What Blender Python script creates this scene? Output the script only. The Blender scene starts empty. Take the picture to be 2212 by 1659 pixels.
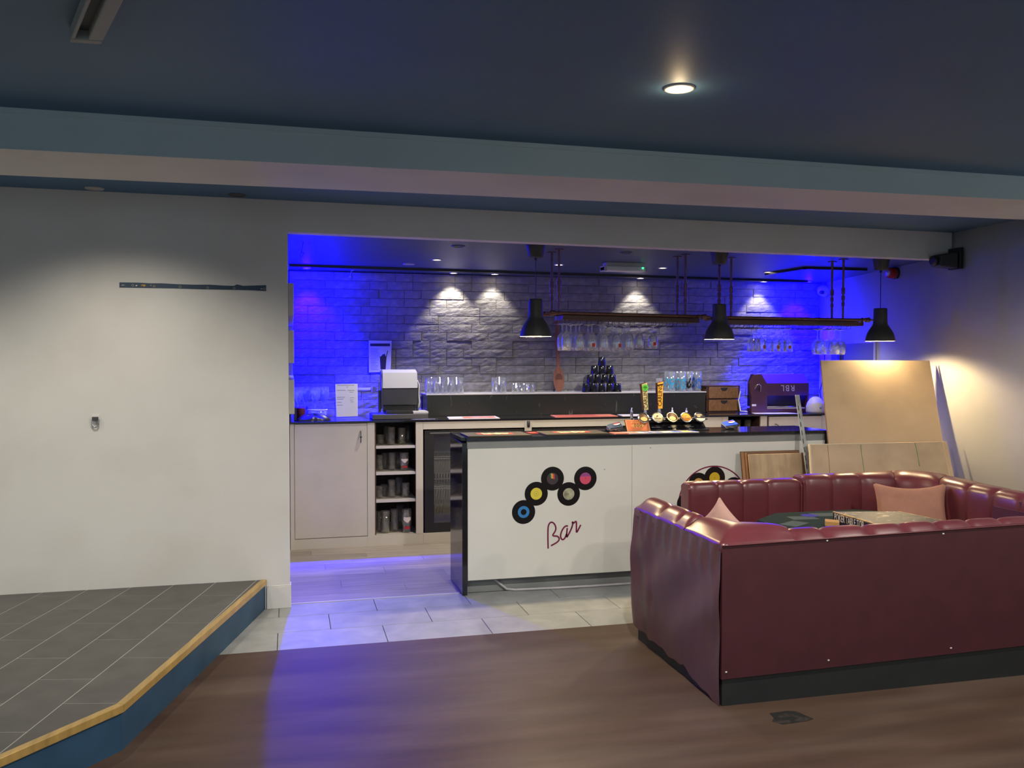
import bpy, bmesh, math, random
from mathutils import Vector, Matrix
random.seed(7)
D = bpy.data; SC = bpy.context.scene; COL = SC.collection
PI = math.pi

# ------------------------------------------------------------------ camera
FPX, YAW, PITCH, CAMZ = 1922.54, 0.2446, -0.0273, 1.5761
W0, H0 = 2212.0, 1659.0
FWD = Vector((math.sin(YAW)*math.cos(PITCH), math.cos(YAW)*math.cos(PITCH), math.sin(PITCH)))
RGT = Vector((math.cos(YAW), -math.sin(YAW), 0)); UPV = RGT.cross(FWD)
cd = D.cameras.new('camera'); cam = D.objects.new('camera', cd); COL.objects.link(cam)
cd.sensor_width = 36; cd.lens = FPX/W0*36; cd.clip_start = .05; cd.clip_end = 100
cam.matrix_world = Matrix(((RGT.x, UPV.x, -FWD.x, 0), (RGT.y, UPV.y, -FWD.y, 0), (RGT.z, UPV.z, -FWD.z, CAMZ), (0, 0, 0, 1)))
SC.camera = cam

# ------------------------------------------------------------------ world, exposure
SC.view_settings.view_transform = 'Standard'; SC.view_settings.look = 'None'
SC.view_settings.exposure = 0.0; SC.view_settings.gamma = 1; SC.view_settings.use_curve_mapping = False
wd = D.worlds.new('world'); SC.world = wd; wd.use_nodes = True
wd.node_tree.nodes['Background'].inputs[0].default_value = (.70, .89, 1.0, 1)
wd.node_tree.nodes['Background'].inputs[1].default_value = .62
SC.cycles.use_denoising = True
SC.cycles.max_bounces = 10; SC.cycles.diffuse_bounces = 5; SC.cycles.glossy_bounces = 4
SC.cycles.transparent_max_bounces = 24; SC.cycles.transmission_bounces = 6
SC.cycles.caustics_reflective = False; SC.cycles.caustics_refractive = False
SC.cycles.sample_clamp_indirect = 4.0

# ------------------------------------------------------------------ the lamps of the place
WARM = (1.0, .92, .78); WHITE = (1.0, .94, .84); BLUE = (.0012, .0001, 1.0); BULB = (1.0, .76, .42)
def spot(name, loc, aim, power, col, ang, blend=.5, size=.03):
    l = D.lights.new(name, 'SPOT'); l.energy = power; l.color = col; l.spot_size = math.radians(ang)
    l.spot_blend = blend; l.shadow_soft_size = size
    o = D.objects.new(name, l); COL.objects.link(o); o.location = loc
    o.rotation_euler = Vector(aim).to_track_quat('-Z', 'Y').to_euler(); return o
def zc(x): return 2.577-.0066*x            # main ceiling
def zb(x): return 2.391-.0035*x            # bar ceiling
# hall downlights: the one in view and its neighbours outside the frame
DL_MAIN = [(1.385, 3.03, 205), (-1.3, 1.3, 70), (1.4, .9, 60), (4.1, .9, 100), (3.9, 3.05, 80), (-3.6, 3.0, 95)]
for i, (x, y, p) in enumerate(DL_MAIN):
    spot('hall_spot', (x, y, zc(x)-.03), (0, 0, -1), p, WHITE, 166, .45, .04)
l = D.lights.new('hall_spot_glow', 'POINT'); l.energy = .8; l.color = (1.0, .72, .40); l.shadow_soft_size = .02
o = D.objects.new('hall_spot_glow', l); COL.objects.link(o); o.location = (1.385, 3.03, 2.525)   # point light added to make the ceiling halo round the lamp in view
# downlights in the strip of ceiling between beam and wall, over the stage
spot('stage_spot', (-.95, 4.85, 2.54), (0, .25, -1), 62, WARM, 120, .9, .04)
spot('stage_spot', (-2.6, 4.85, 2.54), (0, .25, -1), 50, WARM, 120, .9, .04)
# bar ceiling downlights (x, power): the row above the drinkers' side and the row washing the stone
DL_BAR = [(1.161, 7.16, 80), (2.22, 7.25, 30), (3.166, 7.25, 62), (4.235, 7.33, 50)]
for x, y, p in DL_BAR:
    spot('bar_spot', (x, y, zb(x)-.02), (0, 0, -1), p, WHITE, 120, .5, .025)
DL_STONE = [(1.485, 8.20, 30), (1.88, 8.20, 17), (3.345, 8.20, 17), (4.69, 8.20, 16)]
for x, y, p in DL_STONE:
    spot('stone_spot', (x, y, zb(x)-.02), (0, .10, -1), p, WARM, 84, .5, .02)
# the two blue lamps in the same row: a beam down the stone, a wide spill, and light along the ceiling
def blue(x, y, tilt, wash, spill, ang, omni):
    spot('blue_spot', (x, y, 2.345), (tilt, .14, -1), wash, BLUE, 84, .7, .03)
    spot('blue_spill', (x, y, 2.345), (tilt-.12, -.5, -1), spill, BLUE, ang, 1.0, .025)
    l = D.lights.new('blue_glow', 'POINT'); l.energy = omni; l.color = BLUE; l.shadow_soft_size = .03
    o = D.objects.new('blue_glow', l); COL.objects.link(o); o.location = (x, y-.05, 2.30)
blue(.15, 8.14, .04, 3000, 500, 98, 50)
blue(5.12, 8.12, -.04, 3000, 90, 92, 46)
PEND = [(1.668, 6.0), (3.071, 6.0), (4.434, 6.0)]
for x, y in PEND:
    spot('pendant_bulb_light', (x, y, 1.768), (0, 0, -1), 66, BULB, 165, .35, .03)

# ------------------------------------------------------------------ pixels to points on real planes (used to place measured things)
CAM = Vector((0, 0, CAMZ))
def _ray(x, y): return RGT*((x-W0/2)/FPX)-UPV*((y-H0/2)/FPX)+FWD
def PY(x, y, Y): d = _ray(x, y); return CAM+d*(Y/d.y)
def PZ(x, y, Z): d = _ray(x, y); return CAM+d*((Z-CAMZ)/d.z)
def PV(x, y, a, b):                       # on the upright plane through a and b
    d = _ray(x, y); a = Vector(a); b = Vector(b); n = Vector((-(b.y-a.y), b.x-a.x, 0))
    return CAM+d*((n.dot(Vector((a.x, a.y, 0))))/n.dot(d))

# ------------------------------------------------------------------ mesh building
class MB:
    def __init__(s): s.v = []; s.f = []; s.sm = []; s.mi = []; s.m = 0
    def add(s, vs, fs, smooth=False):
        n = len(s.v); s.v += [tuple(v) for v in vs]
        for f in fs: s.f.append([n+i for i in f]); s.sm.append(smooth); s.mi.append(s.m)
        return s
    def hexa(s, p):                       # 8 points: bottom ring 0-3, top ring 4-7
        return s.add(p, [(3, 2, 1, 0), (4, 5, 6, 7), (0, 1, 5, 4), (1, 2, 6, 5), (2, 3, 7, 6), (3, 0, 4, 7)])
    def box(s, x0, x1, y0, y1, z0, z1):
        return s.hexa([(x0, y0, z0), (x1, y0, z0), (x1, y1, z0), (x0, y1, z0), (x0, y0, z1), (x1, y0, z1), (x1, y1, z1), (x0, y1, z1)])
    def prism(s, pts, z0, z1):            # outline in XY, counter-clockwise
        n = len(pts); vs = [(p[0], p[1], z0) for p in pts]+[(p[0], p[1], z1) for p in pts]
        return s.add(vs, [tuple(range(n))[::-1], tuple(range(n, 2*n))]+[(i, (i+1) % n, n+(i+1) % n, n+i) for i in range(n)])
    def prismy(s, pts, y0, y1):           # outline in XZ, counter-clockwise seen from -Y
        n = len(pts); vs = [(p[0], y0, p[1]) for p in pts]+[(p[0], y1, p[1]) for p in pts]
        return s.add(vs, [tuple(range(n)), tuple(range(n, 2*n))[::-1]]+[((i+1) % n, i, n+i, n+(i+1) % n) for i in range(n)])
    def prismx(s, pts, x0, x1):           # outline in YZ, counter-clockwise seen from +X
        n = len(pts); vs = [(x1, p[0], p[1]) for p in pts]+[(x0, p[0], p[1]) for p in pts]
        return s.add(vs, [tuple(range(n)), tuple(range(n, 2*n))[::-1]]+[((i+1) % n, i, n+i, n+(i+1) % n) for i in range(n)])
    def lathe(s, prof, n=20, c=(0, 0, 0), smooth=True):    # prof: (r, z)
        vs = []; fs = []; cx, cy, cz = c
        for r, z in prof:
            for i in range(n):
                a = 2*PI*i/n; vs.append((cx+r*math.cos(a), cy+r*math.sin(a), cz+z))
        for k in range(len(prof)-1):
            for i in range(n): fs.append((k*n+i, k*n+(i+1) % n, (k+1)*n+(i+1) % n, (k+1)*n+i))
        return s.add(vs, fs, smooth)
    def cyl(s, c, r, z0, z1, n=16, r2=None):
        r2 = r if r2 is None else r2
        s.lathe([(r, z0), (r2, z1)], n, c)
        cx, cy, cz = c
        b = [(cx+r*math.cos(2*PI*i/n), cy+r*math.sin(2*PI*i/n), cz+z0) for i in range(n)]
        t = [(cx+r2*math.cos(2*PI*i/n), cy+r2*math.sin(2*PI*i/n), cz+z1) for i in range(n)]
        s.add(b, [tuple(range(n))[::-1]]); s.add(t, [tuple(range(n))]); return s
    def tube(s, pts, r, n=8, caps=True):
        pts = [Vector(p) for p in pts]; R = r if isinstance(r, (list, tuple)) else [r]*len(pts)
        vs = []; fs = []; up = None
        for k, p in enumerate(pts):
            t = (pts[min(k+1, len(pts)-1)]-pts[max(k-1, 0)]).normalized()
            if up is None: up = Vector((0, 0, 1)) if abs(t.z) < .9 else Vector((1, 0, 0))
            a = t.cross(up).normalized(); b = a.cross(t); up = b
            for i in range(n):
                w = 2*PI*i/n; vs.append(p+(a*math.cos(w)+b*math.sin(w))*R[k])
        for k in range(len(pts)-1):
            for i in range(n): fs.append((k*n+i, (k+1)*n+i, (k+1)*n+(i+1) % n, k*n+(i+1) % n))
        s.add(vs, fs, True)
        if caps:
            m = (len(pts)-1)*n; s.add(vs[:n], [tuple(range(n))]); s.add(vs[m:], [tuple(range(n))[::-1]])
        return s
    def grid(s, fn, nu, nv, smooth=True, cu=False):
        vs = [fn(i/(nu), j/(nv)) for j in range(nv+1) for i in range(nu+1)]
        fs = [(j*(nu+1)+i, j*(nu+1)+i+1, (j+1)*(nu+1)+i+1, (j+1)*(nu+1)+i) for j in range(nv) for i in range(nu)]
        return s.add(vs, fs, smooth)
    def discy(s, c, r, y0, y1, n=32):     # flat disc facing -Y
        return s.prismy([(c[0]+r*math.cos(2*PI*i/n), c[1]+r*math.sin(2*PI*i/n)) for i in range(n)], y0, y1)
    def xf(s, M):
        s.v = [tuple(M @ Vector(v)) for v in s.v]; return s
    def join(s, o): return s.add(o.v, o.f) if not o.f else s._join(o)
    def _join(s, o):
        n = len(s.v); s.v += o.v; s.f += [[n+i for i in f] for f in o.f]; s.sm += o.sm; s.mi += [s.m]*len(o.f); return s
    def mesh(s, name, mats):
        me = D.meshes.new(name); me.from_pydata(s.v, [], s.f)
        for p, a, b in zip(me.polygons, s.sm, s.mi): p.use_smooth = a; p.material_index = b
        for m in (mats if isinstance(mats, (list, tuple)) else [mats]): me.materials.append(m)
        me.update(); return me

def obj(name, mb, mat, parent=None, bevel=0, seg=2, fix=False, label=None):
    me = mb if isinstance(mb, bpy.types.Mesh) else mb.mesh(name, mat)
    o = D.objects.new(name, me); COL.objects.link(o)
    if fix:
        b = bmesh.new(); b.from_mesh(me); bmesh.ops.recalc_face_normals(b, faces=b.faces); b.to_mesh(me); b.free()
    if bevel:
        m = o.modifiers.new('bevel', 'BEVEL'); m.width = bevel; m.segments = seg; m.limit_method = 'ANGLE'; m.angle_limit = .6
    if parent:
        o.parent = parent
        root = parent
        M = Matrix()
        while root: M = root.matrix_basis.copy() @ M if root.parent is None else M; root = root.parent
        if parent.get('_w') and parent.parent is None: o.matrix_parent_inverse = M.inverted()
        if parent.get('_w'): o['_w'] = 1
    if label: o['label'] = label
    return o
def thing(name, label, cat, loc=(0, 0, 0), rotz=0, group=None, world=True):
    """An Empty at the thing's base. world=True: its parts are written in world coordinates."""
    o = D.objects.new(name, None); COL.objects.link(o); o.empty_display_size = .1
    o.location = loc; o.rotation_euler = (0, 0, rotz); o['label'] = label; o['category'] = cat
    if group: o['group'] = group
    if world: o['_w'] = 1
    return o
def tag(o, label, cat, group=None, kind=None):
    o['label'] = label; o['category'] = cat
    if group: o['group'] = group
    if kind: o['kind'] = kind
    return o
def struct(name, mb, mat, parent=None, **k):
    o = obj(name, mb, mat, parent, **k)
    if parent is None: o['kind'] = 'structure'; o['_w'] = 1
    return o
def dup(root, loc, rotz=None, label=None, group=None):
    r = root.copy(); COL.objects.link(r); r.location = loc
    if rotz is not None: r.rotation_euler = (0, 0, rotz)
    if label: r['label'] = label
    if group: r['group'] = group
    for ch in list(root.children):
        c = ch.copy(); COL.objects.link(c); c.parent = r
        for g in list(ch.children):
            d = g.copy(); COL.objects.link(d); d.parent = c
    return r
ORD = 'first second third fourth fifth sixth seventh eighth ninth tenth eleventh twelfth thirteenth fourteenth fifteenth sixteenth'.split()

# ------------------------------------------------------------------ materials
def lin(c): return tuple((x/255/12.92 if x/255 <= .04045 else ((x/255+.055)/1.055)**2.4) for x in c)
def mat(name, base, rough=.5, metal=0, var=0., vscale=8, vstretch=(1, 1, 1), bump=0., bscale=40, bstretch=(1, 1, 1), bdetail=4, spec=.5, coat=0,
        rnd=0., emit=None, estr=0, second=None, sfac=(.45, .6), sscale=3, distort=0., sstretch=(1, 1, 1), bdist=.01):
    m = D.materials.new(name); m.use_nodes = True; nt = m.node_tree; N = nt.nodes; L = nt.links
    P = N['Principled BSDF']; P.inputs['Base Color'].default_value = (*base, 1); P.inputs['Roughness'].default_value = rough
    P.inputs['Metallic'].default_value = metal; P.inputs['Specular IOR Level'].default_value = spec; P.inputs['Coat Weight'].default_value = coat
    P.inputs['Coat Roughness'].default_value = .12
    tc = N.new('ShaderNodeTexCoord')
    def noise(scale, stretch, detail=4, dist=0.):
        mp = N.new('ShaderNodeMapping'); mp.inputs['Scale'].default_value = stretch; L.new(tc.outputs['Object'], mp.inputs['Vector'])
        n = N.new('ShaderNodeTexNoise'); n.inputs['Scale'].default_value = scale; n.inputs['Detail'].default_value = detail
        n.inputs['Distortion'].default_value = dist; L.new(mp.outputs[0], n.inputs['Vector']); return n
    cur = None
    def mixc(a, b, fac, mode='MIX'):
        x = N.new('ShaderNodeMix'); x.data_type = 'RGBA'; x.blend_type = mode
        for s, val in ((6, a), (7, b)):
            if isinstance(val, tuple): x.inputs[s].default_value = (*val[:3], 1)
            else: L.new(val, x.inputs[s])
        if isinstance(fac, float): x.inputs[0].default_value = fac
        else: L.new(fac, x.inputs[0])
        return x.outputs[2]
    if second:
        n = noise(sscale, sstretch, 5, distort); r = N.new('ShaderNodeMapRange'); r.inputs['From Min'].default_value = sfac[0]; r.inputs['From Max'].default_value = sfac[1]
        L.new(n.outputs[0], r.inputs['Value']); cur = mixc(tuple(base), tuple(second), r.outputs[0])
    if var:
        n = noise(vscale, vstretch, 6); r = N.new('ShaderNodeMapRange'); r.inputs['From Min'].default_value = .3; r.inputs['From Max'].default_value = .7
        r.inputs['To Min'].default_value = 1-var; r.inputs['To Max'].default_value = 1+var; L.new(n.outputs[0], r.inputs['Value'])
        g = N.new('ShaderNodeCombineColor'); [L.new(r.outputs[0], g.inputs[i]) for i in range(3)]
        cur = mixc(cur if cur else tuple(base), g.outputs[0], 1.0, 'MULTIPLY')
    if rnd:
        oi = N.new('ShaderNodeObjectInfo'); r = N.new('ShaderNodeMapRange'); r.inputs['To Min'].default_value = 1-rnd; r.inputs['To Max'].default_value = 1+rnd
        L.new(oi.outputs['Random'], r.inputs['Value']); g = N.new('ShaderNodeCombineColor'); [L.new(r.outputs[0], g.inputs[i]) for i in range(3)]
        cur = mixc(cur if cur else tuple(base), g.outputs[0], 1.0, 'MULTIPLY')
    if cur: L.new(cur, P.inputs['Base Color'])
    if bump:
        n = noise(bscale, bstretch, bdetail, distort); b = N.new('ShaderNodeBump'); b.inputs['Strength'].default_value = bump; b.inputs['Distance'].default_value = bdist
        L.new(n.outputs[0], b.inputs['Height']); L.new(b.outputs[0], P.inputs['Normal'])
    if emit: P.inputs['Emission Color'].default_value = (*emit, 1); P.inputs['Emission Strength'].default_value = estr
    return m
def glass_mat(name, tint=(.97, .98, 1.0), gloss=.10, facing=.5, rough=.05, dark=.08):
    """Thin clear glass: lets light straight through, mirrors more towards its edges."""
    m = D.materials.new(name); m.use_nodes = True; nt = m.node_tree; N = nt.nodes; L = nt.links; N.clear()
    o = N.new('ShaderNodeOutputMaterial'); t = N.new('ShaderNodeBsdfTransparent'); t.inputs[0].default_value = (*tint, 1)
    g = N.new('ShaderNodeBsdfGlossy'); g.inputs['Roughness'].default_value = rough; g.inputs[0].default_value = (.95, .97, 1, 1)
    lw = N.new('ShaderNodeLayerWeight'); lw.inputs[0].default_value = facing
    ma = N.new('ShaderNodeMath'); ma.operation = 'MULTIPLY_ADD'; ma.inputs[1].default_value = .75; ma.inputs[2].default_value = gloss
    L.new(lw.outputs['Facing'], ma.inputs[0]); mx = N.new('ShaderNodeMixShader'); L.new(ma.outputs[0], mx.inputs[0]); L.new(t.outputs[0], mx.inputs[1]); L.new(g.outputs[0], mx.inputs[2])
    df = N.new('ShaderNodeBsdfDiffuse'); df.inputs[0].default_value = (.8, .82, .86, 1); m2 = N.new('ShaderNodeMixShader'); m2.inputs[0].default_value = .06+dark
    L.new(mx.outputs[0], m2.inputs[1]); L.new(df.outputs[0], m2.inputs[2]); L.new(m2.outputs[0], o.inputs[0]); return m

WALL = mat('white_wall_paint', (.68, .665, .635), .75, var=.05, vscale=1.3, second=(.645, .62, .585), sfac=(.5, .68), sscale=2.2, bump=.12, bscale=60, bdist=.002)
CEIL = mat('navy_ceiling_paint', (.066, .150, .27), .6, var=.06, vscale=2, bump=.08, bscale=50, bdist=.002)
BARCEIL = mat('bar_ceiling_paint', (.060, .085, .14), .42, spec=.35, var=.08, vscale=3, bump=.25, bscale=7, bstretch=(1, 3, 1), bdist=.006)
BEAMP = mat('beam_front_paint', (.44, .55, .60), .7, var=.04, vscale=2)
BROWN = mat('brown_vinyl_floor', (.066, .039, .028), .52, spec=.2, var=.22, vscale=2.2, vstretch=(.5, 3, 1), second=(.092, .062, .048), sfac=(.42, .68), sscale=1.6, sstretch=(.6, 2.2, 1), bump=.10, bscale=30, bstretch=(.3, 3, 1), bdist=.002)
TILE = mat('pale_grey_tile', (.32, .33, .335), .42, var=.10, vscale=6, rnd=.05, second=(.27, .285, .29), sfac=(.4, .65), sscale=5, distort=1.2)
GROUT = mat('dark_grout', (.05, .045, .04), .9)
PLANK = mat('grey_wood_plank', (.24, .215, .185), .45, var=.22, vscale=5, vstretch=(.6, 7, 1), rnd=.16, bump=.06, bscale=20, bstretch=(.4, 6, 1), bdist=.002)
STONE = mat('split_slate', (.225, .215, .205), .6, var=.22, vscale=14, rnd=.10, bump=.75, bscale=13, bstretch=(1, 1, 2.0), bdetail=7, distort=1.8, bdist=.010)
CLAD = mat('cut_slate_end', (.55, .53, .50), .7, var=.08, vscale=10)
STAGET = mat('dark_stage_tile', (.080, .078, .073), .5, var=.14, vscale=9, rnd=.06, bump=.05, bscale=80, bdist=.001)
STAGEG = mat('pale_stage_joint', (.36, .35, .33), .8)
NAVY = mat('navy_gloss_riser', (.024, .066, .125), .5, spec=.3, var=.12, vscale=6)
OAK = mat('golden_nosing', (.46, .30, .095), .33, metal=.25, var=.2, vscale=6, vstretch=(6, .6, 1))
WHITEP = mat('white_laminate', (.74, .73, .68), .38, var=.02, vscale=3)
CREAM = mat('cream_cabinet_paint', (.46, .445, .415), .5, var=.05, vscale=4)
GREYBAND = mat('grey_metal_band', (.24, .25, .25), .45, var=.05, vscale=6)
BLACKG = mat('black_gloss_stone', (.011, .011, .014), .09, spec=.55, var=.3, vscale=40)
MARBLE = mat('black_marble_laminate', (.018, .019, .018), .30, second=(.075, .075, .07), sfac=(.655, .68), sscale=7, distort=3.5, sstretch=(1.2, 1.2, .35), spec=.4)
BLACK = mat('black_plastic', (.014, .014, .016), .35)
MATTBLK = mat('matt_black_metal', (.032, .034, .031), .55, var=.1, vscale=20)
DKGREY = mat('dark_grey_plastic', (.060, .060, .064), .5)
LTGREY = mat('pale_grey_plastic', (.46, .45, .47), .5)
CHROME = mat('chrome', (.72, .72, .74), .12, metal=1)
BRASS = mat('polished_brass', (.80, .68, .34), .16, metal=1)
STEEL = mat('brushed_steel', (.55, .55, .56), .3, metal=1, var=.08, vscale=30)
COPPER = mat('aged_copper_pipe', (.17, .085, .062), .4, metal=.35, var=.25, vscale=30)
DKWOOD = mat('dark_rack_wood', (.075, .038, .028), .5, var=.3, vscale=8, vstretch=(.5, 6, 6))
WIRE = mat('dark_wire', (.05, .04, .035), .4, metal=.6)
LEATHER = mat('burgundy_leather', (.118, .025, .033), .33, var=.10, vscale=9, bump=.10, bscale=160, bdist=.0015, spec=.5)
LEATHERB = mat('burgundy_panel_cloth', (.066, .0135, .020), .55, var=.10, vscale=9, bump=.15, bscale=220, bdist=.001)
FLAP = mat('loose_maroon_leather', (.125, .062, .060), .45, var=.14, vscale=5, second=(.105, .035, .042), sfac=(.45, .6), sscale=2.5, bump=.12, bscale=140, bdist=.0015)
PLINTH = mat('black_plinth', (.016, .018, .020), .6, var=.15, vscale=10)
SALMON = mat('salmon_velvet', (.33, .155, .105), .85, var=.10, vscale=12, bump=.15, bscale=70, bdist=.003)
PINKC = mat('pale_pink_cushion', (.50, .30, .25), .85, var=.10, vscale=15)
FELT = mat('green_felt', (.012, .026, .021), .95, spec=.1, var=.15, vscale=30)
CHIP = mat('pale_hardboard', (.56, .41, .26), .6, var=.10, vscale=3, second=(.52, .38, .25), sfac=(.4, .6), sscale=4, bump=.05, bscale=60, bdist=.001)
CHIPB = mat('brown_hardboard', (.50, .37, .245), .65, var=.14, vscale=5, bump=.06, bscale=60, bdist=.001)
EDGEW = mat('cream_board_edge', (.62, .55, .40), .7)
PLYW = mat('grubby_plywood', (.50, .36, .215), .65, var=.2, vscale=3, vstretch=(7, 1, .7), second=(.30, .20, .115), sfac=(.5, .7), sscale=2.2)
ORANGEW = mat('orange_timber', (.38, .17, .055), .5, var=.2, vscale=6, vstretch=(8, 8, 1))
BROWNW = mat('brown_timber', (.17, .085, .045), .6, var=.2, vscale=6)
ALU = mat('scuffed_aluminium', (.42, .44, .44), .42, metal=.5, var=.3, vscale=18)
MAROONB = mat('maroon_painted_cabinet', (.062, .017, .019), .4, var=.08, vscale=8)
WICKER = mat('brown_wicker', (.20, .095, .035), .7, var=.35, vscale=22, vstretch=(8, 8, 1), bump=.6, bscale=55, bstretch=(1, 1, 2.2), bdist=.004)
SPOONW = mat('reddish_wood', (.235, .085, .050), .5, var=.2, vscale=6, vstretch=(6, 6, .7))
PAPER = mat('white_paper', (.72, .71, .70), .8, var=.03, vscale=6)
INK = mat('dark_ink', (.03, .03, .035), .7)
INKP = mat('pale_ink', (.36, .35, .36), .8)
MAGENTA = mat('magenta_vinyl', (.175, .012, .055), .4)
VINYL = mat('black_record', (.010, .010, .011), .24, bump=.25, bscale=3, bdist=.002)
def flat(n, c, r=.5): return mat(n, lin(c), r, spec=.2)
GLASS = glass_mat('clear_glass'); GLASST = glass_mat('tumbler_glass', dark=-.02)
GLASSC = glass_mat('dim_clear_glass', (.95, .95, .94), .06, .4, dark=-.03)
GLASSB = glass_mat('blue_clear_glass', (.86, .93, 1.0))
PANE = glass_mat('cabinet_glass', (.86, .87, .86), .06, .25, dark=-.04)
LAMPON = mat('lit_lamp', (1, 1, 1), .5, emit=(1.0, .90, .70), estr=30)
LAMPDIM = mat('lit_small_lamp', (1, 1, 1), .5, emit=(1.0, .86, .60), estr=14)
LAMPBLUE = mat('lit_blue_lamp', (1, 1, 1), .5, emit=(.10, .06, 1.0), estr=2)
BULBM = mat('lit_bulb', (1, 1, 1), .5, emit=(1.0, .78, .38), estr=16)
INNER = mat('white_shade_inside', (.78, .74, .66), .5)
LEDG = mat('green_led', (.1, .9, .4), .5, emit=(.05, 1, .35), estr=3)
# ================================================================== the setting
# --- main floor, tiles, bar planks
b = MB(); b.box(-6, 5.2, -3.0, 4.952, -.10, 0)
floor = struct('floor', b, BROWN)
b = MB(); b.box(-6, 5.6, 4.952, 8.5, -.10, -.005)
struct('grout_bed', b, GROUT, floor)
tm = {}
def floor_piece(name, x0, x1, y0, y1, m, gap=.0018, z1=0., lip=.0012):
    x0 += gap; x1 -= gap; y0 += gap; y1 -= gap
    b = MB(); e = lip
    b.add([(x0, y0, -.02), (x1, y0, -.02), (x1, y1, -.02), (x0, y1, -.02), (x0, y0, z1-e), (x1, y0, z1-e), (x1, y1, z1-e), (x0, y1, z1-e),
           (x0+e, y0+e, z1), (x1-e, y0+e, z1), (x1-e, y1-e, z1), (x0+e, y1-e, z1)],
          [(0, 1, 5, 4), (1, 2, 6, 5), (2, 3, 7, 6), (3, 0, 4, 7), (4, 5, 9, 8), (5, 6, 10, 9), (6, 7, 11, 10), (7, 4, 8, 11), (8, 9, 10, 11)])
    return obj(name, b, m, floor)
Y0, Q = 4.952, .3189
for r, (ya, yb, xo) in enumerate([(Y0, Y0+Q, -.077), (Y0+Q, Y0+2*Q, .2228), (Y0+2*Q, 5.868, -.0764)]):
    for k in range(-1, 9):
        xa = xo+.6*k; xb = min(xa+.6, 4.9)
        if xb-xa > .05: floor_piece('tile', max(xa, -.72), xb, ya, yb, TILE)
y = 5.885; r = 0
while y < 8.3:
    xs = -.02-((r*.43) % 1.2); 
    while xs < 5.45:
        a, c = max(xs, -.02), min(xs+1.22, 5.45)
        if c-a > .03: floor_piece('plank', a, c, y, min(y+.178, 8.34), PLANK, gap=.0006, lip=.0008)
        xs += 1.22
    y += .178; r += 1
b = MB(); b.box(-.01, 1.10, 5.867, 5.886, -.02, .004); struct('threshold_strip', b, LTGREY, floor)
# dark ingrained stain and scuffs near the booth
st = MB(); p = [(1662, 1541), (1715, 1534), (1740, 1546), (1757, 1553), (1745, 1558), (1708, 1563), (1690, 1565), (1668, 1558), (1672, 1551)]
pts = [PZ(x, y, 0) for x, y in p][::-1]; st.prism([(q.x, q.y) for q in pts], -.001, .0012)
STAIN = mat('black_residue', (.010, .010, .010), .55, second=(.05, .035, .03), sfac=(.5, .65), sscale=20)
tag(obj('floor_patch', st, STAIN), 'ragged black patch of residue on the brown floor before the booth', 'stain')
# --- walls
b = MB(); b.box(-6, -.008, 5.80, 8.5, 0, 2.62)
wall_left = struct('wall_left', b, WALL)
b = MB(); b.box(-.150, -.004, 5.789, 5.80, 0, .138); b.box(-.150, -.004, 5.7935, 5.80, .138, .147); b.box(-.008, -.001, 5.789, 5.876, 0, .147)
struct('baseboard_left', b, WALL, bevel=.002)
b = MB(); b.hexa([(-.008, 5.80, 2.380), (4.905, 5.80, 2.3365), (4.905, 5.90, 2.3365), (-.008, 5.90, 2.380), (-.008, 5.80, 2.62), (4.905, 5.80, 2.62), (4.905, 5.90, 2.62), (-.008, 5.90, 2.62)])
struct('lintel', b, WALL)
def XW(y):
    if y < 5.2: return 4.9
    s = min(1, (y-5.2)/1.3); return 4.9+.2068*(y-5.2-.65*s*(2-s)) if False else 4.9+.2068*(max(0, y-5.84) if abs(y-5.84) > .6 else (y-5.24)**2/2.4)
ysw = [-3, 5.0, 5.24]+[5.24+.1*i for i in range(1, 13)]+[6.8, 7.6, 8.5]
b = MB(); b.prism([(XW(y), y) for y in ysw][::1]+[(5.75, 8.5), (5.2, 5.24), (5.2, -3)], 0, 2.62)
b.f = [f[::-1] for f in b.f]
b.sm = [len(f) == 4 for f in b.f]
wall_right = struct('wall_right', b, WALL, fix=True)
b = MB(); b.box(-.01, 5.6, 8.36, 8.5, 0, 2.62)
wall_back = struct('wall_back', b, CREAM)
b = MB(); b.box(-6.1, -6, -3, 8.5, 0, 2.7); struct('wall_far_left', b, WALL)
b = MB(); b.hexa([(-6.1, -3, zc(-6)), (5.2, -3, zc(5.2)), (5.2, 5.85, zc(5.2)), (-6.1, 5.85, zc(-6)), (-6.1, -3, 2.75), (5.2, -3, 2.75), (5.2, 5.85, 2.75), (-6.1, 5.85, 2.75)])
struct('ceiling', b, CEIL)
b = MB(); b.hexa([(-.008, 5.9, zb(0)), (5.65, 5.9, zb(5.65)), (5.65, 8.5, zb(5.65)), (-.008, 8.5, zb(0)), (-.008, 5.9, 2.6), (5.65, 5.9, 2.6), (5.65, 8.5, 2.6), (-.008, 8.5, 2.6)])
struct('ceiling_bar', b, BARCEIL)
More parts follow.
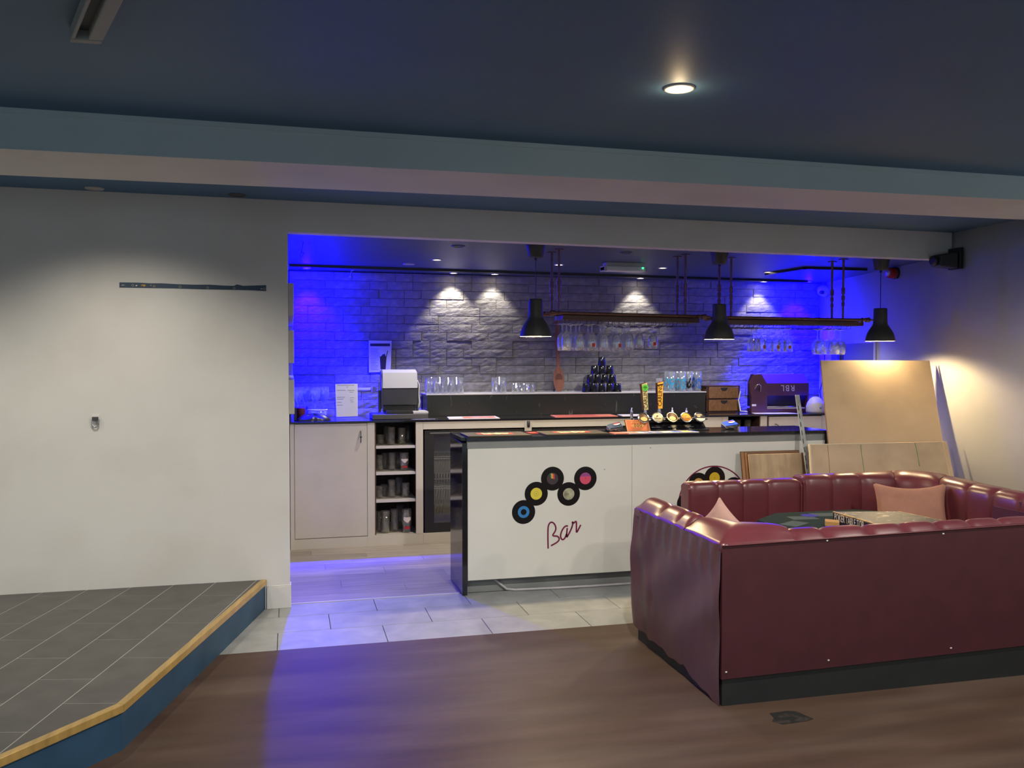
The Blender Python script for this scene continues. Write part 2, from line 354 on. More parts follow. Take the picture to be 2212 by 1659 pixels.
# --- boxed beam across the hall
yb0, yb1 = 3.97, 4.52
zfl, zfr = PY(0, 321, yb0).z, PY(2212, 432, yb0).z; zbl, zbr = PY(0, 378, yb1).z, PY(2197.6, 474, yb1).z
def ex(zl, xl, zr, xr, x): return zl+(zr-zl)*(x-xl)/(xr-xl)
xfl, xfr, xbl, xbr = PY(0, 321, yb0).x, PY(2212, 432, yb0).x, PY(0, 378, yb1).x, PY(2197.6, 474, yb1).x
L_, R_ = -6.0, 4.9
b = MB(); b.m = 0
b.hexa([(L_, yb0, ex(zfl, xfl, zfr, xfr, L_)), (R_, yb0, ex(zfl, xfl, zfr, xfr, R_)), (R_, yb1, ex(zbl, xbl, zbr, xbr, R_)), (L_, yb1, ex(zbl, xbl, zbr, xbr, L_)),
        (L_, yb0, 2.66), (R_, yb0, 2.66), (R_, yb1, 2.66), (L_, yb1, 2.66)])
b.mi[2] = 1
beam = struct('beam', b, [WALL, BEAMP])
b = MB(); b.hexa([(L_, yb0-.006, zc(L_)-.022), (R_, yb0-.006, zc(R_)-.022), (R_, yb0, zc(R_)-.022), (L_, yb0, zc(L_)-.022), (L_, yb0-.006, 2.66), (R_, yb0-.006, 2.66), (R_, yb0, 2.66), (L_, yb0, 2.66)])
struct('edge_strip', b, BEAMP, beam)
# --- split-slate cladding of the back wall: every stone its own piece
SV = {}
def stone_mesh(w, h, k):
    key = (round(w, 3), k)
    if key in SV: return SV[key]
    rn = random.Random(hash(key) & 0xffff); b = MB(); nx, nz = max(3, int(w/.055)), 3
    g = .0016
    def fn(u, v):
        x = g+(w-2*g)*u; z = g+(h-2*g)*v
        e = 0 if (u in (0., 1.) or v in (0., 1.)) else 1
        return (x, -(.012+e*rn.uniform(.0, .0035)), z)
    b.grid(fn, nx, nz, False)
    b.add([(g, 0, g), (w-g, 0, g), (w-g, 0, h-g), (g, 0, h-g), (g, -.012, g), (w-g, -.012, g), (w-g, -.012, h-g), (g, -.012, h-g)],
          [(0, 1, 5, 4), (1, 2, 6, 5), (2, 3, 7, 6), (3, 0, 4, 7)])
    SV[key] = b.mesh('stone', STONE); return SV[key]
rs = random.Random(3); ch = .0782; z = 1.05; row = 0
WIDTHS = [.16, .24, .32, .40, .48]
while z < 2.375:
    x = 0.0 if row % 2 else -.0; h = min(ch, 2.385-z)
    first = True
    while x < 5.40:
        w = rs.choice(WIDTHS) if not first else rs.choice([.16, .32, .40]); first = False
        if x+w > 5.30: w = max(.12, 5.42-x)
        o = D.objects.new('stone', stone_mesh(w, ch, rs.randint(0, 2))); COL.objects.link(o)
        o.parent = wall_back; o.location = (x, 8.335-rs.choice([0, 0, .002, .004, .006]), z); o.scale = (1, 1.3, h/ch)
        x += w
    z += ch; row += 1
b = MB(); b.box(-.005, 5.42, 8.334, 8.36, .9, 2.385); struct('mortar_bed', b, GROUT, wall_back)
# --- slate panels running up the side wall of the opening, their ends toothed
zz = [PY(628, y, 5.93).z for y in (895, 820, 785, 713, 681, 611)]
for k in range(5):
    ya = 5.93 if k % 2 == 0 else 7.95
    b = MB(); b.box(-.008, .028 if k % 2 == 0 else .026, ya, 8.30, zz[k]+.001, zz[k+1]-.001); struct('slate_panel', b, CLAD, wall_left, bevel=.003)
# --- cable trunking on the bar ceiling
def ceil_strip(name, pts, w, label):
    b = MB(); n = len(pts)
    for (xa, ya), (xb, yb) in zip(pts[:-1], pts[1:]):
        d = Vector((xb-xa, yb-ya, 0)).normalized(); q = Vector((-d.y, d.x, 0))*w/2
        P = [Vector((xa, ya, 0))-q, Vector((xb, yb, 0))-q, Vector((xb, yb, 0))+q, Vector((xa, ya, 0))+q]
        b.hexa([(p.x, p.y, zb(p.x)-.022) for p in P]+[(p.x, p.y, zb(p.x)-.0008) for p in P])
    return tag(obj(name, b, BLACK), label, 'trunking')
def onb(x, y):
    q = PZ(x, y, 2.385)
    for _ in range(4): q = PZ(x, y, zb(q.x)-.01)
    return (q.x, q.y)
a0 = onb(624, 569); a1 = onb(1767, 606)
ceil_strip('cable_trunking', [(0, 7.86), (a1[0]-.05, 8.0)], .05, 'long black cable trunking across the whole bar ceiling above the stone')
ceil_strip('cable_trunking', [onb(1657, 592), onb(1740, 579), onb(1870, 582.5)], .05, 'short bent black trunking on the bar ceiling by the blue corner')
# --- downlight fittings
def downlight(x, y, z, r, m, label, group, ring=LTGREY):
    t = thing('downlight', label, 'downlight', (x, y, z), group=group, world=False)
    b = MB(); b.lathe([(r*1.32, .004), (r*1.32, -.004), (r*1.22, -.007), (r*1.02, -.006), (r, 0), (r*.96, .004)], 28); obj('bezel', b, ring, t)
    b = MB(); b.lathe([(r*1.0, -.0015), (r*.6, -.003), (.0005, -.0035)], 24); obj('lamp', b, m, t)
    return t
downlight(1.385, 3.03, zc(1.385), .043, LAMPON, 'lit round downlight alone in the navy hall ceiling', 'hall ceiling downlights')
for i, (x, y, p) in enumerate(DL_MAIN[1:]):
    if i in (1,): continue
for (x, y, p), w in zip(DL_BAR, ('nearest the left end', 'behind the copper rods of the glass rack', 'to the right of the emergency light', 'beside the bent trunking')):
    downlight(x, y, zb(x), .032, LAMPDIM, 'lit downlight in middle of the bar ceiling, '+w, 'bar ceiling downlights')
for (x, y, p), w in zip(DL_STONE, ('making the brightest pool, first from the left', 'second white one from the left', 'above the hanging wine glasses', 'last white one before the blue corner')):
    downlight(x, y, zb(x), .03, LAMPON, 'lit downlight washing the stone wall, '+w, 'downlights washing the stone')
downlight(.15, 8.14, zb(.15), .03, LAMPBLUE, 'blue downlight over the left end of the back counter', 'blue downlights')
downlight(5.14, 8.12, zb(5.1), .03, LAMPBLUE, 'blue downlight in the right corner of the bar ceiling', 'blue downlights')
def onc(x, y):
    q = PZ(x, y, 2.577)
    for _ in range(4): q = PZ(x, y, zc(q.x)-.002)
    return q
q = onc(204, 407); downlight(q.x, min(q.y, 5.72), zc(q.x), .04, LTGREY, 'unlit pale downlight in ceiling strip above the white stage wall', 'unlit downlights')
q = onc(512, 421); downlight(q.x, min(q.y, 5.72), zc(q.x), .04, DKGREY, 'unlit dark downlight in ceiling strip near the corner of the opening', 'unlit downlights', ring=DKGREY)
for i, (px, py, w) in enumerate([(883, 572.5, 'above the till'), (990, 534, 'between the lintel and the till'), (1352, 548, 'in front of the emergency light')]):
    q = onb(px, py); downlight(q[0], q[1], zb(q[0]), .038, LTGREY if i == 0 else BARCEIL, 'unlit round ceiling plate of the bar ceiling, '+w, 'unlit bar ceiling plates', ring=LTGREY if i == 0 else BARCEIL)
# ================================================================== stage
ZS = .187
stage = thing('stage', 'low navy corner stage with dark tiled top and golden edge strip', 'stage', (-2, 4.5, 0))
P0, P1, P2 = Vector((-.150, 5.797)), Vector((-.657, 3.822)), Vector((-2.2, 1.858))
P3, P4 = Vector((-5.99, 1.858)), Vector((-5.99, 5.797))
poly = [P0, P4, P3, P2, P1]               # counter-clockwise
def inset(dist):
    """the stage outline with its two open edges moved inwards"""
    e0 = (P1-P0).normalized(); n0 = Vector((e0.y, -e0.x)); e1 = (P2-P1).normalized(); n1 = Vector((e1.y, -e1.x))
    if n0.x > 0: n0 = -n0
    if n1.x > 0: n1 = -n1
    a0 = P0+n0*dist; a1 = P1+n0*dist; b0 = P1+n1*dist; b1 = P2+n1*dist
    def cr(u, v): return u.x*v.y-u.y*v.x
    t = cr(b0-a0, e1)/cr(e0, e1); c = a0+e0*t
    s0 = (5.797-a0.y)/e0.y; p0 = a0+e0*s0
    s2 = (P2.y-b1.y)/e1.y; p2 = b1+e1*s2
    return p0, c, p2
A0, A1, A2 = inset(.010)
b = MB(); b.prism([tuple(p) for p in (A0, P4, P3, A2, A1)], 0, ZS-.030); obj('riser', b, NAVY, stage)
N0, N1, N2 = inset(.034)
b = MB(); b.prism([tuple(p) for p in (N0, P4, P3, N2, N1)], ZS-.030, ZS-.0010); obj('deck', b, STAGEG, stage)
def strip_piece(o0, o1, i1, i0):
    b = MB(); b.prism([tuple(p) for p in (o0, i0, i1, o1)], ZS-.032, ZS+.002); obj('nosing', b, OAK, stage, bevel=.003, fix=True)
strip_piece(P0, P1, N1, N0); strip_piece(P1, P2, N2, N1)
# tiles laid askew in half bond, cut at the edge strip
U = Vector((.2258, .9742)); V = Vector((.9742, -.2258))
def clip(pts, cl):
    for i in range(len(cl)):
        a, c = cl[i], cl[(i+1) % len(cl)]; out = []
        ed = c-a
        for j in range(len(pts)):
            p, q = pts[j], pts[(j+1) % len(pts)]
            sp = ed.x*(p-a).y-ed.y*(p-a).x; sq = ed.x*(q-a).y-ed.y*(q-a).x
            if sp >= 0: out.append(p)
            if (sp >= 0) != (sq >= 0): out.append(p+(q-p)*(sp/(sp-sq)))
        pts = out
        if len(pts) < 3: return None
    return pts
TIN = [N0+Vector((-.001, 0)), P4, P3, N2, N1]
org = Vector((-.775, 4.434)); TW, TL = .2395, .5520
for i in range(-14, 4):
    off = .5*TL*(i % 2)
    for j in range(-9, 6):
        o = org+V*(TW*i)+U*(TL*j+off)
        g = .0030; q = [o+V*g+U*g, o+V*(TW-g)+U*g, o+V*(TW-g)+U*(TL-g), o+V*g+U*(TL-g)]
        c = clip(q, TIN)
        if not c: continue
        cx = sum(p.x for p in c)/len(c)
        if cx < -2.6: continue
        b = MB(); b.prism([tuple(p) for p in c], ZS-.0009, ZS)
        obj('tile', b, STAGET, stage, fix=True)

# ================================================================== bar counter
YB = 5.812
bar = thing('bar_counter', 'white-fronted bar counter with black stone top and printed records', 'bar counter', (2.5, 6.03, 0))
XL, XR = 1.142, 3.868
def PB(x, y): return PY(x, y, YB)
b = MB(); b.box(XL-.002, XR, YB-.012, 6.275, 1.036, 1.056); obj('countertop', b, BLACKG, bar, bevel=.002)
b = MB(); b.hexa([(1.108, YB-.006, 0), (1.142, YB-.006, 0), (1.142, 6.26, 0), (1.108, 6.26, 0), (1.108, YB-.006, 1.022), (1.142, YB-.006, 1.022), (1.142, 6.26, 1.034), (1.108, 6.26, 1.034)])
obj('end_panel', b, BLACKG, bar, bevel=.002)
b = MB(); b.box(1.108, 1.1405, YB+.03, 6.27, 1.034, 1.056); obj('top_edging', b, BLACKG, bar)
b = MB(); b.box(XL+.001, XR-.03, YB+.010, YB+.03, .982, 1.036); obj('fascia_strip', b, GREYBAND, bar)
xs = [XL+.003, 2.3145, PB(1717, 1000).x, XR-.032]
for a, c in zip(xs[:-1], xs[1:]):
    b = MB(); b.box(a+.001, c-.001, YB, YB+.018, .097, .981); obj('front_panel', b, WHITEP, bar, bevel=.001)
b = MB(); b.box(XL+.001, XR-.03, YB+.018, YB+.036, .10, 1.03); obj('carcass', b, GREYBAND, bar)
b = MB(); b.box(XL+.001, XR-.03, 5.876, 5.89, .0, .10); obj('plinth', b, GREYBAND, bar)
b = MB(); b.box(XR-.028, XR+.004, YB-.006, 6.26, 0, 1.035); obj('end_panel', b, BLACKG, bar, bevel=.002)
b = MB(); b.box(XL, XR-.03, 6.20, 6.215, .1, 1.03); obj('back_panel', b, DKGREY, bar)
# printed 7-inch records and their labels
RC = dict(blue=flat('blue_label', (58, 130, 195)), yellow=flat('yellow_label', (222, 206, 78)), dark=flat('dark_label', (72, 62, 66)), grey=mat('mottled_label', lin((170, 168, 140)), .5, var=.5, vscale=30),
          pink=flat('pink_label', (214, 84, 110)), gold=flat('gold_label', (206, 172, 46)), tan=flat('tan_label', (196, 150, 84)))
rec_i = [0]
def record(cx, cz, r, lab, lr=.5, hole=None):
    k = rec_i[0]; rec_i[0] += 1; y = YB-.0012-.0008*(k % 3)
    b = MB(); b.discy((cx, cz), r, y, YB-.0002, 40)
    o = obj('record', b, VINYL, bar, label='printed black record with %s label' % lab)
    b = MB(); n = 32; b.discy((cx, cz), r*lr, y-.0005, y, 28); l = obj('record_label', b, RC[lab], o)
    b = MB(); b.discy((cx, cz), r*(hole or .035), y-.0009, y-.0004, 16); obj('centre_hole', b, VINYL if hole else INK, o)
    return o, y
def rp(x, y): q = PB(x, y); return q.x, q.z
for (x, y, lab, hole) in [(1131, 1106, 'blue', .25), (1158.3, 1066.5, 'yellow', None), (1193.3, 1033.8, 'dark', None), (1228.3, 1067, 'grey', None), (1264.4, 1033.3, 'pink', None)]:
    cx, cz = rp(x, y); o, yy = record(cx, cz, .0815, lab, hole=hole)
    if lab == 'dark':
        for k, c in enumerate([(62, 120, 100), (228, 190, 70), (222, 110, 60), (196, 70, 110)]):
            b = MB(); b.hexa([(cx-.016+.008*k, yy-.0011, cz+.004-.002*k), (cx-.008+.008*k, yy-.0011, cz+.002-.002*k), (cx-.008+.008*k, yy-.0004, cz+.002-.002*k), (cx-.016+.008*k, yy-.0004, cz+.004-.002*k),
                              (cx-.018+.008*k, yy-.0011, cz+.038-.002*k), (cx-.010+.008*k, yy-.0011, cz+.037-.002*k), (cx-.010+.008*k, yy-.0004, cz+.037-.002*k), (cx-.018+.008*k, yy-.0004, cz+.038-.002*k)])
            obj('rainbow_stripe', b, flat('stripe_%d' % k, c), o)
    if lab == 'pink':
        n = 20; pts = [(cx+.0405*math.cos(.35+(PI-.7)*i/n), cz+.0405*math.sin(.35+(PI-.7)*i/n)) for i in range(n+1)]
        b = MB(); b.prismy(pts, yy-.0011, yy-.0004); obj('label_top', b, flat('violet_label', (150, 80, 140)), o)
    if lab == 'yellow':
        b = MB(); n = 28
        for i in range(n):
            a0, a1 = 2*PI*i/n, 2*PI*(i+1)/n
            b.add([(cx+r*math.cos(a), yy-.0008, cz+r*math.sin(a)) for r in (.015, .0165) for a in (a0, a1)], [(0, 1, 3, 2)])
        obj('label_ring', b, flat('olive_ink', (150, 140, 50)), o)
# ring of magenta vinyl with records inside it, half hidden by the booth
rcx, rcz, rr = 2.937, .545, .274
b = MB(); n = 64
for i in range(n):
    a0, a1 = 2*PI*i/n, 2*PI*(i+1)/n
    P = [(rcx+r*math.cos(a), rcz+r*math.sin(a)) for a in (a0, a1) for r in (rr-.009, rr)]
    b.hexa([(P[0][0], YB-.0016, P[0][1]), (P[1][0], YB-.0016, P[1][1]), (P[1][0], YB-.0002, P[1][1]), (P[0][0], YB-.0002, P[0][1]), (P[2][0], YB-.0016, P[2][1]), (P[3][0], YB-.0016, P[3][1]), (P[3][0], YB-.0002, P[3][1]), (P[2][0], YB-.0002, P[2][1])])
obj('vinyl_ring', b, MAGENTA, bar)
for x, y, lab in [(1508.5, 1044.5, 'tan'), (1543.5, 1032.3, 'gold'), (1584.5, 1054, 'yellow'), (1484, 1088, 'blue'), (1597, 1100, 'pink')]:
    cx, cz = rp(x, y); record(cx, cz, .0815 if lab == 'gold' else .078, lab)
# the handwritten word Bar
def stroke(pts, w, y0, y1):
    P = [Vector((p[0], p[1])) for p in pts]
    # round the polyline with a Catmull-Rom pass
    Q = []
    for i in range(len(P)-1):
        a, c, d, e = P[max(i-1, 0)], P[i], P[i+1], P[min(i+2, len(P)-1)]
        for k in range(5):
            t = k/5; Q.append(.5*((2*c)+(-a+d)*t+(2*a-5*c+4*d-e)*t*t+(-a+3*c-3*d+e)*t**3))
    Q.append(P[-1]); b = MB(); Lf = []; Rt = []
    for i, q in enumerate(Q):
        t = (Q[min(i+1, len(Q)-1)]-Q[max(i-1, 0)]); t = t.normalized() if t.length > 1e-9 else Vector((1, 0)); nn = Vector((-t.y, t.x))*w/2
        Lf.append(q+nn); Rt.append(q-nn)
    for i in range(len(Q)-1):
        b.hexa([(Rt[i].x, y0, Rt[i].y), (Rt[i+1].x, y0, Rt[i+1].y), (Rt[i+1].x, y1, Rt[i+1].y), (Rt[i].x, y1, Rt[i].y), (Lf[i].x, y0, Lf[i].y), (Lf[i+1].x, y0, Lf[i+1].y), (Lf[i+1].x, y1, Lf[i+1].y), (Lf[i].x, y1, Lf[i].y)])
    return b
LET = [[[(935, 1545), (931, 1400), (931, 1270), (938, 1180), (962, 1130), (1000, 1117), (1040, 1150), (1060, 1210), (1048, 1265), (1012, 1322), (1030, 1340), (1075, 1342), (1107, 1365), (1112, 1402), (1075, 1445), (980, 1500)]],
       [[(1258, 1180), (1225, 1178), (1190, 1205), (1155, 1265), (1137, 1335), (1150, 1385), (1178, 1398), (1208, 1370), (1238, 1300)], [(1247, 1210), (1238, 1290), (1236, 1360)]],
       [[(1238, 1362), (1275, 1300), (1315, 1215), (1333, 1150), (1328, 1108)], [(1328, 1105), (1350, 1130), (1378, 1106), (1394, 1115), (1395, 1200), (1398, 1278), (1435, 1220), (1466, 1158)]]]
for strokes in LET:
    bb = MB()
    for s in strokes:
        bb._join(stroke([rp(1060+x*.13264, 980+y*.13264) for x, y in s], .0105, YB-.0016, YB-.0002))
    obj('letter', bb, MAGENTA, bar)
for x, y in [(1305.6, 1014), (1405, 967.5)]:
    cx, cz = rp(x, y); b = MB(); b.discy((cx, cz), .003, YB-.002, YB, 10); obj('screw_hole', b, INK, bar)
# white hose along the bar foot
b = MB(); pts = [PY(1068, 1250, 5.86), PZ(1085, 1262, .012), PZ(1098, 1271, .010), PZ(1112, 1274, .010), PZ(1200, 1270, .010), PZ(1290, 1265, .010), PZ(1372, 1259.5, .010), PZ(1470, 1254, .010)]
pts[0].y = 5.861; pts[0].z = .085
for q in pts: q.y = min(q.y, 5.862)
b.tube(pts, .0085, 8)
tag(obj('hose', b, LTGREY), 'white hose lying on tiles along the bar foot', 'hose')

# ================================================================== back bar
YC = 7.560; ZC = 1.060
wt = MB(); wt.prism([(-.004, YC-.006), (5.25, YC-.006), (5.405, 8.318), (-.004, 8.318)], ZC-.016, ZC); tag(obj('worktop', wt, BLACKG, bevel=.002), 'long black worktop along the stone wall behind the bar', 'worktop')
def PC(x, y): return PY(x, y, YC)
def xc(x, y=1000): return PC(x, y).x
# cupboard with door, left
cl = thing('cupboard', 'cream cupboard with one plain door under the worktop, left end', 'cupboard', (.35, 7.9, 0), group='back bar cupboards')
x0, x1, x2, x3 = -.003, xc(635.5), xc(793.8), xc(809.5)
b = MB(); b.box(x0, x1, YC, YC+.02, .0, 1.043); obj('stile', b, CREAM, cl); b = MB(); b.box(x2, x3, YC, YC+.02, .0, 1.043); obj('stile', b, CREAM, cl)
b = MB(); b.box(x1+.003, x2-.003, YC+.002, YC+.02, .088, 1.040); dr = obj('door', b, CREAM, cl, bevel=.0015)
hx, hz0, hz1 = xc(779.5), PC(779, 931).z, PC(779, 956).z
b = MB(); b.tube([(hx, YC, hz1), (hx, YC-.016, hz1+.008), (hx, YC-.02, (hz0+hz1)/2-.012)], .004, 6); b.tube([(hx, YC, hz0), (hx, YC-.016, hz0-.008), (hx, YC-.02, (hz0+hz1)/2+.012)], .004, 6)
b.lathe([(.0005, -.014), (.008, -.006), (.010, 0), (.008, .006), (.0005, .014)], 10, (hx, YC-.021, (hz0+hz1)/2)); obj('handle', b, MATTBLK, dr)
b = MB(); b.box(x0, x3, YC+.002, YC+.02, .0, .083); obj('plinth', b, CREAM, cl)
b = MB(); b.box(x0, x3-.01, YC+.02, 8.31, .0, 1.04); obj('carcass', b, CREAM, cl)
# open shelf unit
su = thing('shelf_unit', 'open cream shelf unit with three shelves of glassware between cupboard and fridge', 'shelf unit', (.87, 7.9, 0))
x4, x5 = xc(898.5), xc(914)
sz = [PC(850, y).z for y in (965, 1022, 1081.5)]; sbot = PC(850, 1155).z
b = MB(); b.box(x3, x5, YC+.002, YC+.02, .0, sbot); obj('plinth', b, CREAM, su)
b = MB(); b.box(x4, x5, YC, YC+.02, sbot, 1.043); obj('stile', b, CREAM, su)
for nm, bx in (('side_panel', (x3+.001, x3+.012, YC+.02, 8.20)), ('side_panel', (x4+.02, x4+.035, YC+.02, 8.20)), ('back_panel', (x3+.012, x4+.02, 8.17, 8.20))):
    b = MB(); b.box(*bx, sbot-.02, 1.04); obj(nm, b, DKWOOD, su)
b = MB(); b.box(x3+.012, x4+.02, YC+.012, 8.17, sbot-.02, sbot); obj('base', b, CREAM, su)
for z in sz:
    b = MB(); b.box(x3+.013, x4+.012, YC+.02, 8.16, z-.016, z+.006); obj('shelf', b, LTGREY, su)
# fridge bays: rails and posts
fr = thing('fridge_housing', 'cream frame of rails and posts around the black bottle fridges', 'frame', (2.6, 7.9, 0))
xp0, xp1 = xc(1133.5, 915), xc(1148.5, 915); XE = xc(1573, 905); XM = xc(1520, 905)
b = MB(); b.box(x5+.0015, xp0-.001, YC, YC+.02, PC(1000, 926).z, 1.043); obj('rail', b, CREAM, fr)
b = MB(); b.box(xp1+.001, xc(1520, 905), YC, YC+.02, PC(1340, 919.5).z, 1.043); obj('rail', b, CREAM, fr)
b = MB(); b.box(xp0, xp1, YC-.002, YC+.02, .0, 1.043); post = obj('post', b, CREAM, fr)
cx, cz = (xp0+xp1)/2, PC(1141, 915).z
b = MB(); b.lathe([(.0005, -.046), (.012, -.044), (.0135, -.03), (.0135, .006), (.009, .012), (.0005, .013)], 14, (cx, YC-.012, cz+.014)); obj('lock', b, BLACK, post)
b = MB(); b.box(x5+.001, XM, YC+.002, YC+.02, .0, PC(940, 1151).z); obj('plinth', b, CREAM, fr)
def fridge(xa, xb, lab):
    z0, z1 = PC(940, 1151).z+.002, PC(1000, 926).z-.012
    t = thing('bottle_fridge', lab, 'fridge', ((xa+xb)/2, 7.9, z0), group='bottle fridges')
    yf = YC+.012
    b = MB(); b.box(xa, xa+.02, yf+.03, 8.15, z0, z1); b.box(xb-.02, xb, yf+.03, 8.15, z0, z1); b.box(xa, xb, 8.12, 8.15, z0, z1); b.box(xa, xb, yf+.03, 8.15, z0, z0+.02); b.box(xa, xb, yf+.03, 8.15, z1-.02, z1)
    obj('body', b, BLACK, t)
    b = MB(); b.box(xa+.02, xb-.02, 8.10, 8.12, z0+.02, z1-.02); obj('liner', b, LTGREY, t)
    fw = .085; w0, w1 = z0+.085, z1-.045
    b = MB(); b.box(xa+.003, xa+fw, yf, yf+.03, z0, z1); b.box(xb-fw, xb-.003, yf, yf+.03, z0, z1); b.box(xa+fw, xb-fw, yf, yf+.03, z0, w0); b.box(xa+fw, xb-fw, yf, yf+.03, w1, z1)
    d = obj('door', b, BLACK, t, bevel=.002)
    b = MB(); b.box(xa+fw-.004, xb-fw+.004, yf+.012, yf+.016, w0-.004, w1+.004); obj('pane', b, PANE, d)
    b = MB(); b.box(xa+.05, xb-.05, yf-.004, yf, z1-.026, z1-.018); obj('badge_strip', b, STEEL, d)
    for zq in (PC(950, 993).z, PC(950, 1058).z):
        b = MB(); b.box(xa+.02, xb-.02, YC+.10, YC+.108, zq+.012, zq+.018); b.box(xa+.02, xb-.02, YC+.10, YC+.108, zq-.006, zq+.0); 
        n = int((xb-xa-.05)/.022)
        for i in range(n):
            xx = xa+.03+i*.022; b.box(xx, xx+.006, YC+.11, 8.09, zq-.002, zq+.003)
        obj('wire_shelf', b, LTGREY, t)
    b = MB()
    for i in range(int((xb-xa-.2)/.026)):
        for k in range(2):
            xx = xa+.09+i*.026; b.box(xx, xx+.010, 8.095, 8.101, PC(950, 1046).z-.055*k-.02, PC(950, 1046).z-.055*k+.022)
    obj('vent_slots', b, DKGREY, t)
fridge(x5+.012, xp0-.006, 'black glass-fronted bottle fridge beside the open shelf unit')
fridge(xp1+.006, xp1+.93, 'black bottle fridge mostly hidden behind the bar counter')
# right part of the back bar
xd0, xd1, xd2, xd3, xd4 = XE, xc(1643.5, 905), xc(1657, 905), xc(1661.5, 905), xc(1776, 905)
tcb = thing('cupboard', 'narrow cream cupboard front behind the beer taps', 'cupboard', (3.9, 7.9, 0), group='back bar cupboards')
b = MB(); b.box(xc(1520, 905)+.002, xc(1560, 905)-.001, YC+.001, YC+.02, .09, 1.043); obj('door', b, CREAM, tcb)
b = MB(); b.box(xc(1560, 905), XE, YC, YC+.02, .0, 1.043); obj('stile', b, CREAM, tcb)
b = MB(); b.box(xc(1520, 905)+.002, XE-.004, YC+.02, 8.2, .0, 1.043); obj('carcass', b, CREAM, tcb)
su2 = thing('shelf_unit', 'dark open shelf of glasses under the right end of worktop', 'shelf unit', (4.45, 7.9, 0))
b = MB(); b.box(xd0+.002, xd0+.014, YC+.02, 8.2, .1, 1.043); obj('side_panel', b, DKWOOD, su2); b = MB(); b.box(xd1+.004, xd1+.016, YC+.02, 8.2, .1, 1.043); obj('side_panel', b, DKWOOD, su2)
b = MB(); b.box(xd0+.014, xd1+.004, 8.1, 8.12, .1, 1.043); obj('back_panel', b, DKWOOD, su2)
z2 = .905
b = MB(); b.box(xd0+.014, xd1+.004, YC+.02, 8.1, z2-.016, z2); obj('shelf', b, DKWOOD, su2)
b = MB(); b.box(xd1, xd2, YC, YC+.02, .0, 1.043); obj('stile', b, CREAM, su2)
b = MB(); b.box(xd0+.002, xd2, YC+.003, YC+.02, 0, .1); obj('plinth', b, CREAM, su2)
cr = thing('cupboard', 'cream cupboard with black bow handle, right end of back bar', 'cupboard', (4.85, 7.9, 0), group='back bar cupboards')
b = MB(); b.box(xd3, xd4-.002, YC+.001, YC+.02, .09, 1.036); d2 = obj('door', b, CREAM, cr, bevel=.0015)
b = MB(); b.box(xd4, 5.245, YC, YC+.02, 0, 1.043); obj('stile', b, CREAM, cr)
b = MB(); b.box(xd2+.004, 5.24, YC+.022, 8.2, 0, 1.04); obj('carcass', b, DKWOOD, cr)
hx = xc(1677, 920); hz = PC(1677, 916).z
b = MB(); b.tube([(hx-.012, YC, hz), (hx-.010, YC-.022, hz), (hx+.004, YC-.026, hz-.01), (hx+.006, YC-.026, hz-.09), (hx+.004, YC-.022, hz-.1), (hx+.002, YC, hz-.1)], .0045, 6); obj('handle', b, MATTBLK, d2)
# black marble plinth shelf on the worktop
YM = 7.985; mx0, mx1 = PY(923, 870, YM).x, PY(1524, 870, YM).x; mz = PY(1200, 848.5, YM).z
ms = thing('raised_shelf', 'black marbled raised shelf standing on the worktop before the stone', 'shelf', ((mx0+mx1)/2, 8.1, ZC))
b = MB(); b.box(mx0, mx1, YM, YM+.018, ZC, mz-.012); obj('front_panel', b, MARBLE, ms, bevel=.001)
b = MB(); b.box(mx0, mx0+.018, YM+.018, 8.312, ZC, mz-.012); obj('side_panel', b, MARBLE, ms); b = MB(); b.box(mx1-.018, mx1, YM+.018, 8.312, ZC, mz-.012); obj('side_panel', b, MARBLE, ms)
b = MB(); b.box(mx0-.012, mx1+.006, YM-.006, 8.312, mz-.012, mz); obj('top', b, LTGREY, ms, bevel=.002)
# ================================================================== the booth
def damp(t): return 1 if t < .72 else max(0., 1-(t-.72)/.26)
def channel(parent, inner, outer, prof, puff, nu=14, m=LEATHER, nv=None, edge=.008):
    """One stitched, stuffed section: prof is (share of the way from inner to outer line, height)."""
    pr = []
    n = len(prof)
    for i in range(n-1):
        a, c, d, e = prof[max(i-1, 0)], prof[i], prof[i+1], prof[min(i+2, n-1)]
        for k in range(2):
            t = k/2; pr.append(tuple(.5*((2*c[j])+(-a[j]+d[j])*t+(2*a[j]-5*c[j]+4*d[j]-e[j])*t*t+(-a[j]+3*c[j]-3*d[j]+e[j])*t**3) for j in (0, 1)))
    pr.append(prof[-1]); b = MB(); K = len(pr)
    nrm = []
    for i in range(K):
        p, q = pr[max(i-1, 0)], pr[min(i+1, K-1)]; dep = .14
        tx, tz = (q[0]-p[0])*dep, q[1]-p[1]; l = math.hypot(tx, tz) or 1; nrm.append((-tz/l, tx/l))
    vs = []
    for i in range(K):
        for k in range(nu+1):
            u = k/nu; s = 1-abs(2*u-1)**5; a = Vector(inner(u)); c = Vector(outer(u)); dd = c-a; L = dd.length; dd.normalize()
            off = (puff*s-edge*(1-s))*damp(pr[i][0])
            p = a+dd*(pr[i][0]*L+nrm[i][0]*off); vs.append((p.x, p.y, pr[i][1]+nrm[i][1]*off))
    fs = [(i*(nu+1)+k, i*(nu+1)+k+1, (i+1)*(nu+1)+k+1, (i+1)*(nu+1)+k) for i in range(K-1) for k in range(nu)]
    b.add(vs, fs, True)
    return obj('channel', b, m, parent, fix=True)
def seg(a, c): return lambda u: (a[0]+(c[0]-a[0])*u, a[1]+(c[1]-a[1])*u)
YN, XO = 3.655, 1.885
nb = thing('booth_bench', 'front burgundy booth bench with flat outer panel, loose leather end and stitched top roll', 'bench', (2.6, 3.9, 0), group='booth benches')
